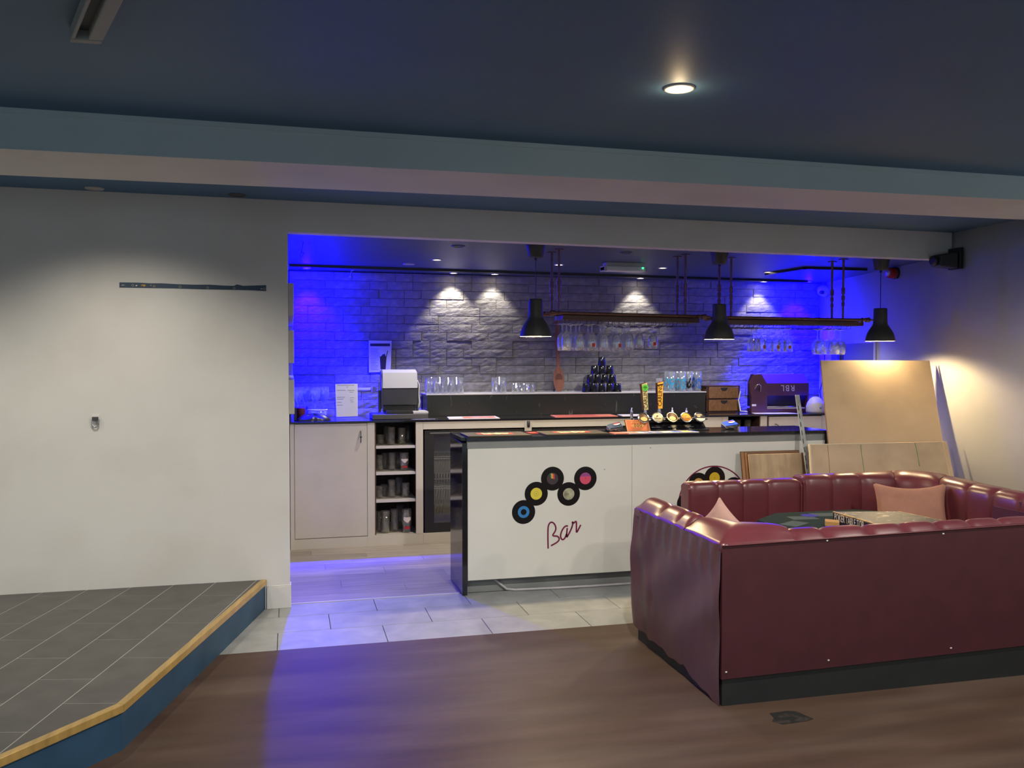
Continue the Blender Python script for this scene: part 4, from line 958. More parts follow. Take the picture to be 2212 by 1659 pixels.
# ================================================================== tumblers and cups on the raised shelf
def tumbler_mesh(r0, r1, h, m, wall=.0022, n=18, name='tumbler'):
    b = MB(); b.lathe([(.0005, 0), (r0-.002, 0), (r0, .003), (r1, h), (r1-wall, h), (r0-wall, .012), (.0005, .010)], n); return b.mesh(name, m)
def single(name, me, loc, label, cat, group, rz=0):
    o = D.objects.new(name, me); COL.objects.link(o); o.location = loc; o.rotation_euler = (0, 0, rz); return tag(o, label, cat, group)
tall = tumbler_mesh(.029, .034, .145, GLASST); short = tumbler_mesh(.033, .038, .088, GLASST)
ys_ = [8.05, 8.13, 8.21]
for i in range(9):
    px = 925+i*8.7; y = 8.05+.085*(i % 2); x = PY(px, 830, y).x
    single('tumbler', tall, (x, y, mz), '%s clear tall tumbler from the left, in the row beside the till' % ORD[i], 'glass', 'tall tumblers beside the till')
for i, (px, y) in enumerate([(1069, 8.05), (1078, 8.14), (1087, 8.05)]):
    single('tumbler', tall, (PY(px, 830, y).x, y, mz), '%s clear tall tumbler of the trio in the middle of the shelf' % ORD[i], 'glass', 'trio of tall tumblers')
for i, (px, y) in enumerate([(1113, 8.06), (1125, 8.14), (1136, 8.06), (1147, 8.14)]):
    single('tumbler', short, (PY(px, 830, y).x, y, mz), '%s clear short tumbler from the left, beside the wooden spoon' % ORD[i], 'glass', 'short tumblers')
# pyramid of black cups
BCUP = mat('black_glossy_cup', (.010, .010, .013), .12, spec=.6)
cup = tumbler_mesh(.038, .031, .080, BCUP, name='cup'); 
capm = MB(); capm.lathe([(.038, 0), (.031, .080), (.028, .083), (.0005, .083)], 20); capm.lathe([(.0005, .001), (.038, 0)], 20); cup = capm.mesh('cup', BCUP)
cxp = PY(1296.5, 840, 8.12).x
rows = [[(-.160, 8.06), (-.080, 8.06), (0, 8.06), (.080, 8.06), (.160, 8.06), (-.12, 8.14), (.12, 8.14)], [(-.110, 8.08), (-.035, 8.08), (.040, 8.08), (.115, 8.08)], [(-.065, 8.09), (.013, 8.09), (.090, 8.09)], [(.010, 8.09)]]
for r, rw in enumerate(rows):
    fl = [q for q in rw if q[1] < 8.13]; bk = [q for q in rw if q[1] >= 8.13]
    for i, (dx, y) in enumerate(fl):
        nm = ('the bottom row', 'the second row', 'the third row', 'top')[r]
        lab = 'upturned black cup on the very top of the pyramid' if r == 3 else '%s upturned black cup from the left in %s of the pyramid' % (ORD[i], nm)
        single('cup', cup, (cxp+dx-.005, y, mz+r*.0845), lab, 'cup', 'pyramid of black cups')
    for i, (dx, y) in enumerate(bk):
        single('cup', cup, (cxp+dx-.005, y, mz+r*.0845), 'upturned black cup behind the bottom row of the pyramid, %s end' % ('left', 'right')[i], 'cup', 'pyramid of black cups')
# printed highball glasses
def printed(name, px, y, col, label, h=.195, seed=0):
    t = thing(name, label, 'glass', (PY(px, 830, y).x, y, mz), group='printed highball glasses', world=False)
    obj('glass_body', tumbler_mesh(.030, .034, h, GLASSB), GLASSB, t)
    rr_ = random.Random(seed); b = MB()
    for k in range(26):
        a = -PI/2+rr_.uniform(-1.25, 1.25); z = rr_.uniform(.03, .125); r = .0312+.004*z/h+.0006; w = rr_.uniform(.14, .34); hh = rr_.uniform(.006, .017)
        b.add([(r*math.cos(a+s*w), r*math.sin(a+s*w), z+d) for d, s in ((-hh, -.4), (-hh*.3, 1), (hh, .5), (hh*.4, -1))], [(0, 1, 2, 3)])
    obj('print', b, col, t)
SKY = flat('sky_blue_print', (64, 168, 214)); NAV = flat('deep_blue_print', (60, 110, 200)); BWP = flat('black_white_print', (30, 30, 34))
for i, (px, y, c, w) in enumerate([(1442, 8.13, SKY, 'sky blue'), (1451, 8.05, SKY, 'sky blue'), (1465, 8.13, SKY, 'sky blue'), (1474, 8.05, SKY, 'sky blue'), (1489, 8.06, BWP, 'black'), (1500, 8.14, NAV, 'deep blue'), (1508, 8.06, NAV, 'deep blue')]):
    printed('highball_glass', px, y, c, '%s highball glass from the left with %s print, near the wicker drawers' % (ORD[i], w), seed=i)
tt = thing('tumbler', 'clear tumbler with red dot behind the beer pump handles', 'glass', (PY(1424, 830, 8.08).x, 8.08, mz), world=False)
obj('glass_body', tumbler_mesh(.028, .032, .130, GLASS), GLASS, tt)
b = MB(); b.add([(.0315*math.cos(-PI/2+a), .0315*math.sin(-PI/2+a), z) for z in (.085, .105) for a in (-.45, -.1)], [(0, 1, 3, 2)]); obj('red_dot', b, flat('red_dot', (226, 70, 84)), tt)
# wooden spoon leaning upright on the stone
sp = thing('wooden_spoon', 'oversized reddish wooden spoon standing against the stone wall', 'spoon', (PY(1208, 840, 8.2).x, 8.2, mz))
b = MB(); sx = PY(1208.5, 820, 8.2).x; zt_ = PY(1204, 690, 8.26).z; zb0 = mz+.003; zn = PY(1208, 790, 8.2).z
def spf(u, v):
    z = zb0+(zn-zb0)*v; w = .052*math.sin(PI*min(1, .06+.90*v))**.62
    if v > .80: w = max(.013, w)
    return None
prof = []
hb = zn-zb0
vs = []; n = 26
for i in range(n+1):
    v = i/n; z = zb0+(zt_-zb0)*v
    q = (z-zb0)/hb
    if q < 1: w = max(.054*math.sqrt(max(0, 1-((q-.46)/.50)**2)) if abs(q-.46) < .5 else 0, .0035 if q < .5 else .015)
    else: w = .0135+.002*math.sin(q)
    vs.append((w, z))
prof2 = [(sx-w-(z-zb0)*.012, z) for w, z in vs]+[(sx+w-(z-zb0)*.012, z) for w, z in vs[::-1]]
b = MB(); yy = lambda z: 8.205+(z-zb0)*.10
m_ = len(vs)
for i in range(m_-1):
    (w0_, z0_), (w1_, z1_) = vs[i], vs[i+1]; c0, c1_ = sx-(z0_-zb0)*.012, sx-(z1_-zb0)*.012
    b.hexa([(c0-w0_, yy(z0_), z0_), (c0+w0_, yy(z0_), z0_), (c0+w0_*.8, yy(z0_)+.014, z0_), (c0-w0_*.8, yy(z0_)+.014, z0_), (c1_-w1_, yy(z1_), z1_), (c1_+w1_, yy(z1_), z1_), (c1_+w1_*.8, yy(z1_)+.014, z1_), (c1_-w1_*.8, yy(z1_)+.014, z1_)])
obj('handle_and_head', b, SPOONW, sp)
b = MB(); n = 24; zc_ = zb0+hb*.50
b.add([(sx, yy(zc_)-.0008, zc_)]+[(sx+.036*math.cos(2*PI*i/n), yy(zc_)-.0012, zc_+.050*math.sin(2*PI*i/n)) for i in range(n)], [(0, 1+(i+1) % n, 1+i) for i in range(n)]); obj('hollow', b, mat('dark_spoon_hollow', (.13, .045, .03), .55), sp)
# wicker drawers
wx0, wx1 = PY(1527, 860, 7.99).x, PY(1597.5, 860, 7.99).x; wz = PY(1560, 834, 7.99).z
wk = thing('drawer_box', 'small two-drawer wicker unit standing on worktop beside the raised shelf', 'drawers', ((wx0+wx1)/2, 8.1, ZC))
wx0 = mx1+.012
b = MB(); yk = 7.985
for (xa, xb2) in ((wx0, wx0+.012), (wx1-.010, wx1)):
    b.box(xa, xb2, yk, yk+.012, ZC, wz); b.box(xa, xb2, yk+.24, yk+.252, ZC, wz)
b.box(wx0, wx1, yk, yk+.252, wz-.006, wz+.004); b.box(wx0, wx1, yk, yk+.252, ZC, ZC+.008); b.box(wx0, wx1, yk, yk+.25, (ZC+wz)/2-.004, (ZC+wz)/2+.004)
obj('frame', b, mat('dark_wicker_frame', (.06, .025, .018), .6), wk)
for za, zb2 in ((ZC+.011, (ZC+wz)/2-.007), ((ZC+wz)/2+.007, wz-.010)):
    b = MB(); b.box(wx0+.022, wx1-.016, yk-.006, yk+.235, za, zb2); dro = obj('drawer', b, WICKER, wk, bevel=.004)
    b = MB(); n = 12; cxm = (wx0+wx1)/2+.005; b.prismy([(cxm+.038*math.cos(PI+PI*i/n), zb2-.004+.034*math.sin(PI+PI*i/n)) for i in range(n+1)], yk-.0075, yk-.004); obj('hand_hole', b, BLACK, dro)
# pump-clip style charge tub on the worktop: maroon cabinet lettered upside down
mc = thing('maroon_cabinet', 'maroon hooded cabinet lettered in white upside down, on the worktop', 'cabinet', (4.85, 7.85, ZC))
def PM(x, y): return PY(x, y, 7.80)
def mp(x, y): q = PM(x, y); return (q.x, q.z)
ax = [mp(*p) for p in ((1621, 891), (1621, 860), (1617, 835), (1617, 828), (1628, 809), (1643, 808), (1655, 828), (1655, 891))]
b = MB(); yA = 7.78
b.prismy([(p[0], max(p[1], ZC)) for p in ax[::-1]][::-1], yA, yA+.030); obj('side_panel', b, MAROONB, mc, bevel=.003, fix=True)
ox = PM(1749, 830).x; xl = mp(1641, 850)[0]
zt2, zm2, zs2, zl2 = mp(1690, 808.5)[1], mp(1690, 828)[1], mp(1690, 855)[1], mp(1690, 879)[1]
b = MB(); b.prismx([(yA+.03, zs2), (yA+.03, zm2), (yA+.115, zt2), (yA+.20, zt2), (yA+.26, zm2), (yA+.26, zs2)], xl, ox); obj('hood', b, MAROONB, mc, bevel=.003, fix=True)
b = MB(); b.prismx([(yA+.03, zs2), (yA+.26, zs2), (yA+.26, zl2), (yA+.10, zl2)], xl, ox-.01); obj('recess', b, mat('recess_shadow_tone', (.010, .006, .007), .5), mc, fix=True)  # shadow below the hood is put into this near-black colour
b = MB(); b.box(xl, ox-.012, yA+.01, yA+.26, ZC, ZC+.035); obj('base', b, MAROONB, mc, bevel=.003)
b = MB(); b.box(ox-.022, ox-.008, yA+.02, yA+.26, ZC, zs2); obj('side_panel', b, MAROONB, mc)
b = MB(); b.box(xl+.01, ox-.035, yA+.085, yA+.095, zl2-.006, zl2+.004); obj('steel_strip', b, CHROME, mc)
b = MB(); b.box(xl+.02, ox-.03, yA+.05, yA+.25, ZC+.0351, ZC+.045); obj('tray', b, LTGREY, mc)
cxr = (mp(1683, 850)[0]+mp(1723, 850)[0])/2; czr = mp(1690, 838)[1]
text('lettering', 'RBL', .085, frame((cxr, yA+.0292, czr), (-1, 0, 0), (0, 0, -1)), flat('white_lettering', (190, 180, 184)), mc, squeeze=.95, spacing=1.25)
bb = MB(); bb.tube([(mp(1628, 850)[0], yA-.001, mp(1690, 840)[1]), (mp(1629, 850)[0], yA-.018, mp(1690, 832)[1]), (mp(1634, 850)[0], yA-.024, mp(1690, 829)[1]), (mp(1639, 850)[0], yA-.018, mp(1690, 832)[1]), (mp(1640, 850)[0], yA-.001, mp(1690, 845)[1])], .006, 8); obj('handle', bb, BRASS, mc)
b = MB(); q0, q1 = mp(1622, 873), mp(1631, 877); b.box(q0[0], q1[0], yA-.001, yA, q1[1], q0[1]); obj('sticker', b, PAPER, mc)
b = MB(); b.tube([(mp(1616, 850)[0], 7.95, mp(1690, 845)[1]), (mp(1612, 850)[0], 7.95, mp(1690, 865)[1]), (mp(1614, 850)[0], 7.93, ZC+.012), (mp(1622, 850)[0], 7.86, ZC+.008)], .006, 8); obj('cable', b, PAPER, mc)
tag(obj('paper_sheet', (lambda b: b.prism([(4.30, 7.66), (4.72, 7.60), (4.70, 7.76), (4.34, 7.80)], ZC, ZC+.0016))(MB()), PAPER), 'white paper sheet lying on worktop before the maroon cabinet', 'paper')
# pale bullet-shaped appliance in the blue corner
bx2 = PY(1761, 875, 7.68)
b = MB(); zt3 = PY(1757, 856, 7.72).z-ZC
b.lathe([(.0005, 0), (.088, 0), (.090, .02), (.088, zt3*.40), (.078, zt3*.62), (.055, zt3*.85), (.030, zt3*.97), (.0005, zt3)], 24, (0, 0, 0))
ap = thing('rounded_tub', 'pale bullet-shaped tub on worktop in the blue right corner', 'tub', (bx2.x, 7.675, ZC), world=False); obj('body', b, LTGREY, ap)
b = MB(); b.lathe([(.0005, -.015), (.012, -.014), (.014, 0), (.008, .008), (.0005, .01)], 12); b.xf(Matrix.Translation((0, -.088, .055)) @ Matrix.Rotation(PI/2, 4, 'X')); obj('knob', b, STEEL, ap)
# ================================================================== beer fount on the bar
ZBT = 1.0565
bt = thing('beer_fount', 'black beer fount with five round lenses and two tall pump handles on the bar', 'beer fount', (2.66, 6.08, ZBT))
YT = 6.075
def PT(x, y): return PY(x, y, YT)
tx0, tx1 = PT(1376, 910).x, PT(1519.5, 910).x; ztop = PT(1450, 903).z
b = MB(); b.prismx([(YT-.010, ztop-.028), (YT+.05, ztop-.034), (YT+.055, ztop), (YT+.0, ztop+.004)], tx0, tx1); obj('rail', b, BLACK, bt, bevel=.006, fix=True)
b = MB(); b.prismx([(YT-.045, ZBT+.004), (YT+.07, ZBT+.004), (YT+.05, ztop-.028), (YT+.02, ztop-.028)], tx0+.09, tx1+.006); obj('drip_back', b, BLACKG, bt, bevel=.004, fix=True)
b = MB(); b.box(tx0+.09, tx1+.02, YT-.06, YT+.09, ZBT, ZBT+.008); obj('drip_tray', b, BLACK, bt, bevel=.003)
for px in (1415, 1450, 1486):
    q = PT(px, 922); b = MB(); b.box(q.x-.035, q.x+.035, YT-.022, YT-.012, ZBT+.020, ZBT+.026); obj('tray_highlight_bar', b, STEEL, bt)
CARL = flat('pale_lens', (206, 198, 160)); ORL = flat('orange_lens', (206, 132, 52)); DKL = flat('dark_lens', (48, 42, 60)); CRM = flat('cream_lens', (208, 204, 168)); GOLDT = flat('lens_ink', (78, 62, 40))
def lens(px, py, r, kind):
    q = PT(px, py); ydir = Vector((0, .62, .78)); M = frame((q.x, YT-.035, q.z), (1, 0, -.06), ydir)
    ring = BRASS if kind == 'brass' else CHROME
    def put(bb): bb.xf(M @ Matrix.Diagonal((1, 1.0, 1, 1))); return bb
    b = MB(); b.lathe([(r*.86, -.012), (r*1.0, -.010), (r*1.03, 0), (r*.98, .006), (r*.86, .004)], 28); l = obj('lens_ring', put(b), ring, bt)
    b = MB(); b.lathe([(r*.87, -.012), (r*.87, .0022), (.0005, .0035)], 28)
    face = {'carl': CARL, 'orange': ORL, 'dark': DKL, 'brass': DKWOOD, 'chrome': DKWOOD}[kind]; obj('lens_face', put(b), face, l)
    if kind in ('carl', 'orange'):
        text('lens_lettering', 'CARLING', r*.40, M @ Matrix.Translation((0, -r*.22, .0042)), GOLDT, l, squeeze=.85)
        b = MB(); b.add([(-r*.34, r*.16, .0042), (-r*.1, r*.02, .0042), (r*.3, r*.36, .0042), (-r*.05, r*.44, .0042)], [(0, 1, 2, 3)]); obj('lens_emblem', put(b), flat('emblem_%s' % kind, (70, 24, 24) if kind == 'carl' else (150, 84, 30)), l)
    if kind == 'dark':
        b = MB(); n = 16; b.add([(r*.84*math.cos(PI+.35+(PI-.7)*i/n), r*.84*math.sin(PI+.35+(PI-.7)*i/n), .0042) for i in range(n+1)], [tuple(range(n+1))]); obj('lens_half', put(b), CRM, l)
        text('lens_lettering', 'DOOM', r*.42, M @ Matrix.Translation((-r*.12, r*.38, .0044)), CRM, l, squeeze=.85); text('lens_lettering', 'BAR', r*.36, M @ Matrix.Translation((-r*.18, r*.04, .0044)), CRM, l, squeeze=.85)
    if kind in ('brass', 'chrome'):
        b = MB(); n = 18; b.add([(r*.6*math.cos(2*PI*i/n), -r*.30+r*.42*math.sin(2*PI*i/n), .0042) for i in range(n)], [tuple(range(n))]); obj('lens_card', put(b), flat('lens_card_'+kind, (184, 162, 106)), l)
    b = MB(); b.tube([(q.x+r*1.0, YT-.034, q.z-r*.38), (q.x+r*1.42, YT-.028, q.z-r*.36)], r*.13, 8); obj('lens_lug', b, ring, l)
for px, py, kind in [(1386, 902, 'chrome'), (1416.5, 901.5, 'carl'), (1447.5, 900.5, 'brass'), (1477.8, 901, 'orange'), (1507, 900.5, 'dark')]: lens(px, py, .0435, kind)
HGREY = flat('pale_handle', (212, 200, 152)); HGOLD = flat('amber_handle', (226, 172, 66)); BRN = flat('dark_handle_edge', (62, 40, 22)); HINK = flat('handle_lettering', (44, 36, 22)); LIME = flat('lime_sticker', (92, 196, 74))
YH = 6.135
def PH(x, y): q = PY(x, y, YH); return (q.x, q.z)
def handle(pts, face, edge, cx, name, label):
    P = [PH(*p) for p in pts]
    b = MB(); b.prismy(P, YH, YH+.028); h = obj(name, b, BRN, bt, fix=True, label=label)
    c = (sum(p[0] for p in P)/4, sum(p[1] for p in P)/4)
    b = MB(); b.prismy([(c[0]+(p[0]-c[0])*.88+.0025, c[1]+(p[1]-c[1])*.985) for p in P], YH-.0015, YH); obj('handle_face', b, face, h, fix=True)
    bx_, bz_ = (P[0][0]+P[1][0])/2, P[0][1]
    b = MB(); b.cyl((bx_, YH+.014, 0), .012, bz_-.016, bz_, 12); b.cyl((bx_, YH+.014, 0), .0145, bz_-.034, bz_-.016, 12); b.cyl((bx_, YH+.014, 0), .010, ztop-.01, bz_-.034, 12); obj('handle_stem', b, CHROME, h)
    return h, P
h1, p1 = handle([(1390.5, 885.5), (1400.5, 885.5), (1397.5, 826), (1384.5, 830)], HGREY, BRN, 0, 'pump_handle', 'pale pump handle with green sticker')
h2, p2 = handle([(1420.5, 883), (1431, 883), (1432.5, 824), (1419, 827.5)], HGOLD, BRN, 0, 'pump_handle', 'amber pump handle with dark top band')
def htext(px, py, s, size, h, tilt): q = PH(px, py); text('handle_lettering', s, size, frame((q[0], YH-.0022, q[1]), (tilt, 0, 1), (-1, 0, tilt)), HINK, h, squeeze=.88)
htext(1394.5, 859, 'CARLING', .044, h1, -.05); htext(1426.3, 853.5, 'CARLING', .044, h2, .02)
b = MB(); b.prismy([PH(1420, 834), PH(1432, 831.5), PH(1432.2, 828.5), PH(1420, 831)], YH-.0026, YH-.0014); obj('dark_band', b, BRN, h2, fix=True)
cx, cz = PH(1393.2, 837.5); n = 32
b = MB(); b.prismy([(cx+(.0265 if i % 2 else .0235)*math.cos(2*PI*i/n), cz+(.0265 if i % 2 else .0235)*math.sin(2*PI*i/n)) for i in range(n)], YH-.006, YH-.0045); stk = obj('lime_sticker', b, LIME, h1)
for k, (w, dz) in enumerate([(.011, .008), (.014, .0), (.004, -.011)]):
    b = MB(); b.box(cx-w, cx+w, YH-.0066, YH-.006, cz+dz-.002, cz+dz+.002); obj('sticker_mark', b, HINK, h1)
for px in (1365.5, 1453.8, 1484):
    q = PY(px, 893, YH); zt = PY(px, 880.5, YH).z
    b = MB(); h = zt-ztop; b.lathe([(.006, 0), (.011, .005), (.009, .014), (.011, .022), (.0105, .034), (.006, .042), (.0045, .05), (.006, .056), (.0005, .060)], 14, (q.x, YH+.01, zt-.060)); b.cyl((q.x, YH+.01, 0), .006, ZBT+.004, zt-.058, 10)
    obj('tap_finial', b, CHROME, bt)
b = MB(); q = PY(1365.5, 910, YH); b.cyl((q.x, YH+.01, 0), .011, ZBT, PY(1365, 896, YH).z, 12); obj('tap_post', b, CHROME, bt)
# orange counter sign tilted back
sg = thing('counter_sign', 'small orange tilted sign marked with three large noughts on the bar', 'sign', (2.43, 6.03, ZBT))
q0, q1 = PY(1354.5, 931, 6.02), PY(1406, 930.5, 6.02); zt = PY(1375, 906.5, 6.05).z; sx0, sx1 = PY(1349, 906.5, 6.05).x, PY(1400.5, 906.5, 6.05).x
P = [Vector((q0.x, 6.02, ZBT+.002)), Vector((q1.x, 6.02, ZBT+.002)), Vector((sx1, 6.05, zt)), Vector((sx0, 6.05, zt))]
obj('plate', slab(P, .010), flat('brown_sign_edge', (86, 58, 30)), sg, fix=True)
C4 = sum(P, Vector())/4
def inset4(k, dy): return [C4+(p-C4)*k+Vector((0, dy, 0)) for p in P]
obj('sign_border', slab(inset4(.965, -.0012), .001), flat('peach_border', (222, 158, 116)), sg, fix=True)
obj('sign_field', slab(inset4(.89, -.0020), .001), flat('orange_field', (200, 118, 80)), sg, fix=True)
fx = (P[1]-P[0]).normalized(); fy = (P[3]-P[0]).normalized()
n = 20; M = frame(C4+Vector((0, -.0026, -.001)), fx, fy)
b = MB(); b.add([tuple(M @ Vector((.052*math.cos(2*PI*i/n), .0135*math.sin(2*PI*i/n), 0))) for i in range(n)], [tuple(range(n))]); obj('sign_oval', b, flat('pale_oval', (220, 168, 104)), sg)
text('sign_number', '000', .036, M @ Matrix.Translation((0, 0, .0006)), flat('sign_brown', (92, 56, 24)), sg, spacing=1.15)
b = MB()
for k in range(7): b.add([tuple(M @ Vector(v)) for v in ((-.052+k*.0148, .019, .0002), (-.041+k*.0148, .019, .0002), (-.041+k*.0148, .031, .0002), (-.052+k*.0148, .031, .0002))], [(0, 1, 2, 3)])
obj('sign_faint_letters', b, flat('faint_orange', (212, 146, 88)), sg)
# soda guns / angled soft-drink fonts
def cola(px, py, label, yq=6.06, wdt=.105):
    q = PY(px, py, yq); t = thing('soda_dispenser', label, 'dispenser', (q.x, yq, ZBT), group='soft drink dispensers', world=False)
    H = .056
    b = MB(); w = wdt/2
    b.hexa([(-w, -.03, .004), (w*.86, -.03, .004), (w*.86, .05, .004), (-w, .05, .004), (-w*1.05, -.02, H*.40), (w*.82, -.035, H*.62), (w*.82, .045, H*1.1), (-w*1.05, .05, H*.75)]); obj('body', b, DKGREY, t, bevel=.006)
    b = MB(); b.hexa([(-w*.9, -.022, H*.43), (w*.84, -.037, H*.63), (w*.84, .047, H*1.11), (-w*.9, .05, H*.79), (-w*.9, -.022, H*.48), (w*.84, -.037, H*.74), (w*.84, .047, H*1.22), (-w*.9, .05, H*.84)]); top = obj('blue_cap', b, flat('cola_blue', (44, 76, 205), .3) if 'right' in label else flat('slate_cap', (62, 76, 98), .3), t, bevel=.004)
    M = frame((.010, .006, H*.86+.002), (1, 0, .20), (0, 1, .30)); r = .019
    for nm, a0, a1, col in (('logo_red', 0, PI, (220, 60, 52)), ('logo_white', PI, PI*2, (226, 226, 230))):
        m_ = 12; b = MB(); b.add([tuple(M @ Vector((r*1.3*math.cos(a0+(a1-a0)*i/m_), r*math.sin(a0+(a1-a0)*i/m_), .004))) for i in range(m_+1)], [tuple(range(m_+1))]); obj(nm, b, flat(nm, col), top)
    b = MB(); b.tube([(-w*1.02, -.036, .022), (w*.3, -.040, .010)], .004, 6); obj('chrome_trim', b, CHROME, t)
    b = MB(); b.cyl((0, .01, 0), .03, 0, .006, 14); obj('foot', b, DKGREY, t)
cola(1330, 923, 'grey angled soft drink dispenser with round logo left of the orange sign'); cola(1578, 919, 'blue topped soft drink dispenser with round logo on the right part of bar')
b = MB(); p0_, p1_ = PY(1283, 930.5, 6.12), PY(1303, 930, 6.12); tag(obj('steel_strip', (lambda m: m.box(PY(1270, 930, 6.14).x, PY(1316, 930, 6.14).x, 6.13, 6.155, ZBT, ZBT+.010))(MB()), CHROME), 'thin steel strip on the bar beside the grey dispenser', 'strip')
# printed mats and runners
def runner(name, label, P, thick, m, group='printed bar runners', prints=()):
    t = thing(name, label, 'bar mat', tuple(sum(Vector((p[0], p[1], 0)) for p in P)/4 if False else (sum(p[0] for p in P)/4, sum(p[1] for p in P)/4, P[0][2])), group=group)
    z = P[0][2]; b = MB(); b.prism([(p[0], p[1]) for p in P], z, z+thick); obj('mat', b, m, t, fix=True)
    return t, z+thick
def quadfill(t, name, P, u0, u1, v0, v1, z, m, jag=0, seed=1):
    A, B_, C_, D_ = [Vector((p[0], p[1])) for p in P]; rn = random.Random(seed)
    def at(u, v): q = (A*(1-u)+B_*u)*(1-v)+(D_*(1-u)+C_*u)*v; return (q.x, q.y)
    n = 10 if jag else 1
    lo = [at(u0+(u1-u0)*i/n, v0+(rn.uniform(0, jag) if jag else 0)) for i in range(n+1)]; hi = [at(u0+(u1-u0)*i/n, v1-(rn.uniform(0, jag) if jag else 0)) for i in range(n, -1, -1)]
    b = MB(); b.prism(lo+hi, z, z+.0006); return obj(name, b, m, t, fix=True)
REDP = flat('red_print', (196, 66, 52)); CREP = flat('cream_print', (222, 196, 142)); MATK = flat('charcoal_mat', (66, 62, 50), .7); BLUP = flat('blue_print', (44, 84, 168)); GOLP = flat('gold_print', (208, 166, 84)); PNKP = flat('salmon_print', (204, 122, 104)); WHTP = flat('white_print', (206, 200, 206))
def barquad(xa, xb2, ya, yb2, z=ZBT): return [(xa, ya, z), (xb2, ya, z), (xb2, yb2, z), (xa, yb2, z)]
for (pa, pb, lab) in ((1009, 1152, 'charcoal bar mat with red and cream print at the left end of bar'), (1190, 1338, 'charcoal bar mat with red and cream print in middle of the bar')):
    Q = barquad(PZ(pa, 944, ZBT).x, PZ(pb, 943, ZBT).x, 5.83, 6.13); t, z = runner('bar_mat', lab, Q, .008, MATK, 'charcoal bar mats')
    quadfill(t, 'red_print', Q, .22, .78, .25, .75, z, REDP, .2, 2); quadfill(t, 'cream_print', Q, .30, .72, .35, .78, z+.0006, CREP, .18, 3)
q = PZ(1155, 935, ZBT); t = tag(obj('red_card', (lambda m: m.prism([(q.x-.045, q.y-.05), (q.x+.055, q.y-.05), (q.x+.05, q.y+.06), (q.x-.05, q.y+.06)], ZBT, ZBT+.002))(MB()), REDP), 'small red card lying between the two charcoal bar mats', 'card')
Q = barquad(PZ(1378, 941, ZBT).x, PZ(1540, 939, ZBT).x, 5.845, 5.985)
t, z = runner('bar_runner', 'glossy blue and gold printed runner in front of the beer fount', Q, .003, WHTP)
for k, (a, c, m_) in enumerate([(0, .16, PNKP), (.16, .24, WHTP), (.24, .50, BLUP), (.66, .80, BLUP), (.80, .92, GOLP), (.92, 1, BLUP)]): quadfill(t, 'print_block', Q, a, c, .08, .92, z, m_, .15, k)
A_ = Vector((Q[0][0]*.57+Q[1][0]*.43, 5.915, z+.0012)); text('runner_lettering', 'DOOM', .07, frame(A_, (1, 0, 0), (0, 1, 0)), WHTP, t)
Q = barquad(PZ(1345, 941, ZBT).x, PZ(1377, 941, ZBT).x, 5.85, 5.985); t, z = runner('bar_runner', 'end of a folded brown and cream runner below the orange sign', Q, .003, PNKP)
zc_ = ZC
def wq(pa, pb, ya, yb2): return [(PY(pa, 905, ya).x, ya, zc_), (PY(pb, 905, ya).x, ya, zc_), (PY(pb+6, 905, ya).x, yb2, zc_), (PY(pa+8, 905, ya).x, yb2, zc_)]
Q = wq(970, 1080, 7.60, 7.90); t, z = runner('bar_runner', 'red and white printed runner on worktop right of the till', Q, .004, WHTP); quadfill(t, 'red_print', Q, .30, .95, .1, .9, z, PNKP, .1, 3); quadfill(t, 'white_lettering', Q, .45, .8, .35, .6, z+.0006, WHTP, .12, 6)
Q = wq(1200, 1335, 7.62, 7.90); t, z = runner('bar_runner', 'wavy pinkish runner on worktop behind the middle of bar', Q, .004, PNKP); quadfill(t, 'red_print', Q, .05, .7, .1, .9, z, flat('dusky_print', (186, 92, 86)), .1, 8)
Q = wq(885, 945, 7.57, 7.68); t, z = runner('bar_runner', 'narrow dark runner with white lettering on worktop below the till', Q, .003, BLACK); quadfill(t, 'white_lettering', Q, .08, .9, .3, .7, z, WHTP, .2, 9)
Q = wq(1345, 1400, 7.62, 7.86); t, z = runner('bar_runner', 'white end of a runner on worktop behind the beer fount', Q, .003, WHTP)
# ================================================================== the till seen from behind
tl_ = thing('till', 'pale and dark grey till screen on a wide black stand, seen from behind', 'till', (.88, 7.85, ZC))
YTL = 7.80
def PL(x, y): q = PY(x, y, YTL); return (q.x, q.z)
b = MB(); x0, z0 = PL(802, 905); x1, z1 = PL(921, 897); b.box(x0, x1, 7.68, 7.98, ZC, PL(850, 892)[1]-.004); obj('base', b, DKGREY, tl_, bevel=.006)
b = MB(); b.box(PL(833, 890)[0], PL(889, 890)[0], 7.72, 7.95, PL(850, 892)[1]-.004, PL(850, 886)[1]); obj('printer_tray', b, BLACK, tl_, bevel=.004)
b = MB(); b.box(PL(889, 890)[0], x1+.002, 7.69, 7.93, PL(850, 892)[1]-.004, PL(850, 888)[1]); obj('card_shelf', b, LTGREY, tl_, bevel=.003)
xa, xb2 = PL(826, 850)[0], PL(901, 850)[0]
zA, zB, zC_, zD = PL(0+860, 875)[1], PL(860, 838)[1], PL(860, 805)[1], PL(860, 799)[1]
b = MB(); b.prismx([(7.80, zA), (7.94, zA), (7.90, zD), (7.83, zD), (7.795, zC_), (7.77, zB)], xa, xb2)
b.f[2:]; sc_ = obj('housing', b, DKGREY, tl_, bevel=.004, fix=True)
b = MB(); b.hexa([(xa+.001, 7.766, zB), (xb2-.001, 7.766, zB), (xb2-.001, 7.772, zB), (xa+.001, 7.772, zB), (xa+.001, 7.791, zC_), (xb2-.001, 7.791, zC_), (xb2-.001, 7.797, zC_), (xa+.001, 7.797, zC_)])
